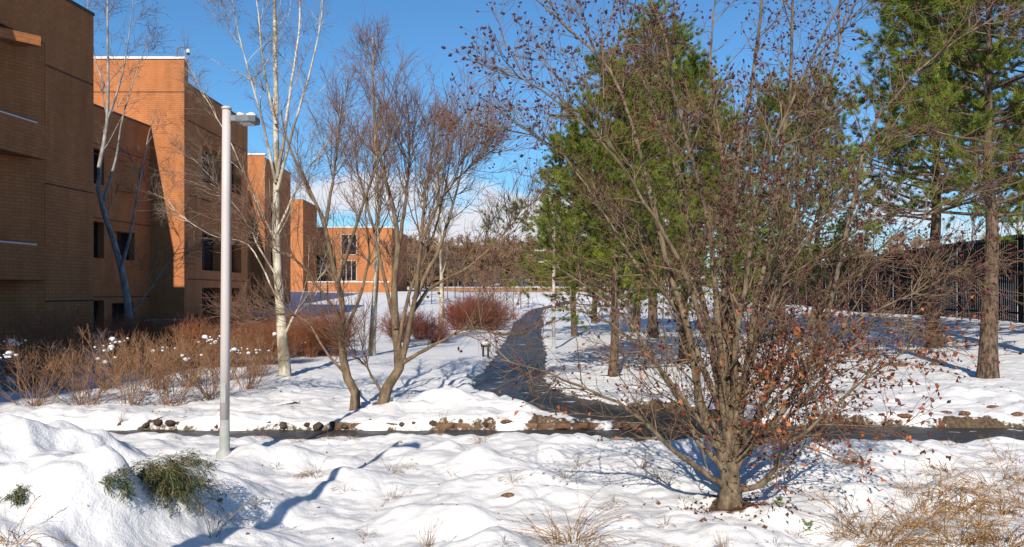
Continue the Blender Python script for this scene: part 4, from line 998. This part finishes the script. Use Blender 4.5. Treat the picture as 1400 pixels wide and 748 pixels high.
    # low terrace wall in front of it
    off = (-20, 104, 1.6); root = thing('terrace_wall', 'low orange brick terrace wall above the shaded snow slope', 'wall', off)
    mb = MB(); mb.box((-26.9, 104, .5), (-16.2, 104.4, 3.35)); mb.obj('masonry', BRICK, root, off)
    sm = MB(); sm.box((-26.95, 103.95, 3.353), (-16.15, 104.45, 3.47), .03); sm.obj('snow_cap', SNOW, root, off)
    # long low wall below the woods
    off = (0, 131, 2); root = thing('boundary_wall', 'long low brown wall below the far woods', 'wall', off)
    mb = MB(); mb.box((-14, 131, 1.2), (60, 131.3, 2.85)); mb.obj('masonry', two_tone('brown_boards', (.16, .09, .055), (.26, .16, .10), 1.5, .9), root, off)
    sm = MB(); sm.box((-14.05, 130.95, 2.853), (60, 131.35, 2.92), .02); sm.obj('snow_cap', SNOW, root, off)
    # dome camera on a gooseneck at the corner of the tall wing
    px0 = P(242, 78, 45.3); off = (px0[0], 45.3, 15.43); root = thing('security_camera', 'white dome camera on a dark gooseneck arm above the tall sunlit end wall', 'security camera', off)
    m = MB(); K = [(0, 0, 0), (0, 0, .28), (.02, -.02, .42), (.12, -.06, .56), (.35, -.14, .60), (.62, -.22, .56), (.74, -.25, .46)]
    m.tube(resample(np.array(K), 14), .035, 8); m.obj('arm', HEADM, root); m = MB()
    prof = [(.02, .46), (.07, .44), (.10, .36), (.11, .26), (.10, .22)]; c = np.array([.74, -.25])
    m.tube([(c[0], c[1], z) for r, z in prof], [r for r, z in prof], 14); h = m.obj('housing', CAMW, root); m = MB()
    prof = [(.095, .218), (.085, .16), (.05, .12), (.01, .105)]; m.tube([(c[0], c[1], z) for r, z in prof], [r for r, z in prof], 14); m.obj('dome', GLASS, root)

# ------------------------------------------------------------------ fence, lamps, small furniture
def fence():
    off = (20, 45, 0); root = thing('slat_fence', 'high black slatted metal fence on the snowy rise', 'fence', off)
    p0, p1 = np.array([17.3, 21.0]), np.array([25.4, 95.0]); L = np.linalg.norm(p1 - p0); t = (p1 - p0) / L; n = np.array([-t[1], t[0]])
    nb = 31; bw = L / nb
    for k in range(nb):
        q0 = p0 + t * bw * k; z = Hs(*(q0 + t * bw / 2)) - .06; z0 = Hs(*q0) - .1
        m = MB(); m.prism([q0, q0 + t * .09, q0 + t * .09 - n * .09, q0 - n * .09], z0 - .2, z0 + 3.3); m.obj('post', BLACK, root, off)
        m = MB(); ns = 15 if k < 16 else 10
        for j in range(ns):
            u = .12 + (bw - .15) * j / ns; w = (bw - .15) / ns * (.82 if k < 6 else .95); c = q0 + t * u; m.prism([c + n * .015, c + t * w + n * .015, c + t * w + n * .006, c + n * .006], z + .08, z + 3.2)
        for zz in (.35, 1.75, 3.0): m.prism([q0 + t * .092 - n * .01, q0 + t * (bw - .002) - n * .01, q0 + t * (bw - .002) - n * .06, q0 + t * .092 - n * .06], z + zz, z + zz + .07)
        m.obj('slat_panel', BLACK, root, off)
def lamp(loc, rz, label, h=4.25, arms=1, tilt=0, group='white park lamp posts'):
    r = thing('lamp_post', label, 'lamp post', loc, rz, group); r.rotation_euler = (0, tilt, rz)
    m = MB(); m.tube([(0, 0, .42), (0, 0, 1.5), (0, 0, 3), (0, 0, h)], [.056, .054, .052, .050], 20); m.obj('pole', POLE, r)
    m = MB(); m.tube([(0, 0, -.15), (0, 0, .03), (0, 0, .06), (0, 0, .42)], [.095, .095, .060, .0565], 20); m.obj('base', POLEB, r)
    m = MB(); m.tube([(0, 0, h + .001), (0, 0, h + .03), (0, 0, h + .04)], [.058, .058, .03], 20); m.obj('cap', POLE, r)
    m = MB(); m.box((-.03, -.060, .62), (.03, -.050, .86), .004); m.obj('access_door', POLEB, r)
    m = MB(); zs = h - .12
    m.box((.050, -.035, zs - .02), (.14, .035, zs + .05), .006)
    m.prism([(.14, -.10), (.30, -.13), (.37, -.09), (.38, 0), (.37, .09), (.30, .13), (.14, .10)], zs - .045, zs + .035, .012); hd = m.obj('lamp_head', HEADM, r)
    m = MB(); m.prism([(.18, -.08), (.31, -.09), (.33, 0), (.31, .09), (.18, .08)], zs - .058, zs - .046, .003); m.obj('lens', LENS, hd)
    m = MB(); v, q = lumpy(np.random.RandomState(3), (.17, 0, zs + .06), .055, .5); [m.face([v[i] for i in f], [(0, 0)] * 4, True) for f in q]
    v, q = lumpy(np.random.RandomState(5), (.29, .02, zs + .06), .065, .5); [m.face([v[i] for i in f], [(0, 0)] * 4, True) for f in q]; m.obj('snow', SNOW, hd)
    return r
def furniture():
    x, y, z = ground_pt(307, 622); a = lamp((x, y, z), 0.0, 'nearest lamp post, a white pole with flat grey head before the brown shrubs', tilt=.006, h=CZ + 250 * y / F - z)
    dup(a, (-2.78, 3.46, Hs(-2.78, 3.46)), .0, 'white lamp post close to the viewer whose long shadow crosses the front snow')
    x, y, z = ground_pt(757, 477)
    r = lamp((x, y, z), PI * .97, 'white lamp post with three arms beside the path, at the left edge of the pines')
    m = MB()
    for zz, l in ((3.05, .42), (3.45, .36)):
        m.box((.06, -.05, zz), (l, .05, zz + .06), .006); m.box((l - .05, -.12, zz - .03), (l + .30, .12, zz + .025), .008)
    m.obj('sign_arm', POLE, r)
    Y = 86; x = (438 - CX) / F * Y; dup(a, (x, Y, Hs(x, Y)), 2.0, 'farthest lamp post, on the shaded snow before the far wing')
    # low plant marker on two legs
    x, y, z = ground_pt(664, 488); r = thing('plant_marker', 'low black marker on two legs with a snow cap, left of the path', 'marker', (x, y, z), .15)
    for s in (-1, 1):
        m = MB(); m.box((s * .075 - .03, -.02, -.1), (s * .075 + .03, .02, .30), .004); m.obj('leg', BLACKP, r)
    m = MB(); q = [(-.15, -.10, .30), (.15, -.10, .30), (.15, .12, .40), (-.15, .12, .40)]; top = [np.array(p) + np.array([0, -.006, .02]) for p in q]
    m.face(q[::-1]); m.face(top)
    for i in range(4): j = (i + 1) % 4; m.face([q[i], q[j], top[j], top[i]])
    m.obj('plate', BLACKP, r)
    m = MB(); v, qq = lumpy(np.random.RandomState(8), (0, .01, .40), .15, .45); v[:, 1] = .01 + (v[:, 1] - .01) * .75; [m.face([v[i] for i in f], [(0, 0)] * 4, True) for f in qq]; m.obj('snow_cap', SNOW, r)
    x, y, z = ground_pt(703, 437); o = dup(r, (x, y, z), -.2, 'farther small marker beside the path, near its bend', .9)
    # picnic tables under snow
    def picnic(px, py, Y, rz, label):
        p = P(px, py, Y); r = thing('picnic_table', label, 'picnic table', (p[0], Y, Hs(p[0], Y) + .05), rz, 'picnic tables by the brick wall')
        m = MB()
        for k in range(5): m.box((-.8, -.36 + k * .148, .70), (.8, -.36 + k * .148 + .135, .74), .004)
        m.obj('table_top', WOODM, r)
        m = MB(); m.box((-.82, -.38, .744), (.82, .38, .83), .03); m.obj('table_snow', SNOW, r)
        for s in (-1, 1):
            m = MB(); m.box((-.8, s * .66 - .13, .42), (.8, s * .66 + .13, .46), .004); bo = m.obj('bench', WOODM, r)
            m = MB(); m.box((-.81, s * .66 - .14, .463), (.81, s * .66 + .14, .53), .025); m.obj('bench_snow', SNOW, bo)
            m = MB(); x0 = s * .55
            m.prism([(x0 - .03, -.7), (x0 + .03, -.7), (x0 + .03, .7), (x0 - .03, .7)], .36, .41)
            for q in (-1, 1):
                pts = [(x0, q * .62, -.1), (x0, q * .18, .69)]; m.tube(pts, .04, 6)
            m.obj('leg', WOODM, r)
        return r
    picnic(203, 455, 29.0, .05, 'snow-covered picnic table nearer the slender tree at the brick wall')
    picnic(231, 452, 31.5, .15, 'snow-covered picnic table farther from the slender tree at the brick wall')

# ------------------------------------------------------------------ light, sky, camera
def light():
    sc = bpy.context.scene
    th, el = R(11), R(31)
    d = Vector((math.sin(th) * math.cos(el), math.cos(th) * math.cos(el), -math.sin(el)))
    L = bpy.data.lights.new('sun', 'SUN'); L.energy = 5.0; L.angle = R(.5); L.color = (1.0, .89, .74)
    o = bpy.data.objects.new('sun', L); C.objects.link(o); o.rotation_euler = d.to_track_quat('-Z', 'Y').to_euler()
    w = bpy.data.worlds.new('World'); sc.world = w; w.use_nodes = True; nt = w.node_tree; bg = nt.nodes['Background']
    sk = nt.nodes.new('ShaderNodeTexSky'); sk.sky_type = 'NISHITA'; sk.sun_disc = False; sk.sun_elevation = el; sk.sun_rotation = R(191); sk.air_density = 1.0; sk.dust_density = .3; sk.ozone_density = 2.2
    bg.inputs['Strength'].default_value = .066
    # low bank of white cumulus near the horizon, by direction
    tc = nt.nodes.new('ShaderNodeTexCoord'); sx = nt.nodes.new('ShaderNodeSeparateXYZ'); nt.links.new(tc.outputs['Generated'], sx.inputs[0])
    mp = nt.nodes.new('ShaderNodeMapping'); mp.inputs['Scale'].default_value = (4.2, 4.2, 11); mp.inputs['Location'].default_value = (.35, 0, 1.4); nt.links.new(tc.outputs['Generated'], mp.inputs[0])
    nz = nt.nodes.new('ShaderNodeTexNoise'); nz.inputs['Scale'].default_value = 1.0; nz.inputs['Detail'].default_value = 7; nz.inputs['Roughness'].default_value = .55; nt.links.new(mp.outputs[0], nz.inputs['Vector'])
    def mrange(src, a, b, c=0, e=1):
        m = nt.nodes.new('ShaderNodeMapRange'); m.interpolation_type = 'SMOOTHSTEP'; m.inputs[1].default_value = a; m.inputs[2].default_value = b; m.inputs[3].default_value = c; m.inputs[4].default_value = e; nt.links.new(src, m.inputs[0]); return m.outputs[0]
    hi = mrange(sx.outputs['Z'], .09, .20, 1, 0)
    def math_(op, a, b):
        m = nt.nodes.new('ShaderNodeMath'); m.operation = op
        for i, v in ((0, a), (1, b)):
            if isinstance(v, bpy.types.NodeSocket): nt.links.new(v, m.inputs[i])
            else: m.inputs[i].default_value = v
        return m.outputs[0]
    dens = math_('ADD', nz.outputs['Fac'], math_('MULTIPLY', hi, .16))
    fac = mrange(dens, .58, .76)
    fac = math_('MULTIPLY', fac, mrange(sx.outputs['Z'], .13, .19, 1, 0))
    mx = nt.nodes.new('ShaderNodeMix'); mx.data_type = 'RGBA'; nt.links.new(fac, mx.inputs[0])
    tint = nt.nodes.new('ShaderNodeMix'); tint.data_type = 'RGBA'; tint.blend_type = 'MULTIPLY'; tint.inputs[0].default_value = 1; tint.inputs[7].default_value = (.70, 1.20, 1.56, 1); nt.links.new(sk.outputs[0], tint.inputs[6])
    nt.links.new(tint.outputs[2], mx.inputs[6]); mx.inputs[7].default_value = (9.2, 9.4, 10.2, 1); nt.links.new(mx.outputs[2], bg.inputs[0])
    sc.view_settings.view_transform = 'Standard'; sc.view_settings.look = 'None'; sc.view_settings.exposure = .42; sc.view_settings.gamma = 1
    cam = bpy.data.cameras.new('camera'); co = bpy.data.objects.new('camera', cam); C.objects.link(co); co.location = (0, 0, CZ); co.rotation_euler = (PI / 2, 0, 0)
    cam.sensor_width = 36; cam.lens = 36 * F / 1400; cam.shift_y = (HY - 374) / 1400; cam.clip_start = .05; cam.clip_end = 3000; sc.camera = co
    sc.cycles.max_bounces = 5; sc.cycles.diffuse_bounces = 1; sc.cycles.glossy_bounces = 2; sc.cycles.transmission_bounces = 2; sc.cycles.use_denoising = True

light()
_b = P(1000, 706, BEECH_Y)
RINGS.append((_b[0] + .03, _b[1] - .03, .34))
pines()
for px, py in ((485, 559), (522, 558), (390, 516)):
    RINGS.append((*gpx(px, py), .26))
beech()
trees_left()
far_trees()
shrubs()
grasses()
stones()
buildings()
fence()
furniture()
build_ground()
strip('path', MAIN, W_MAIN, .004, 'wet dark asphalt path running away between the snow banks')
strip('cross_path', CROSS, W_CROSS, 0, 'wet dark asphalt path crossing below the snow bank')
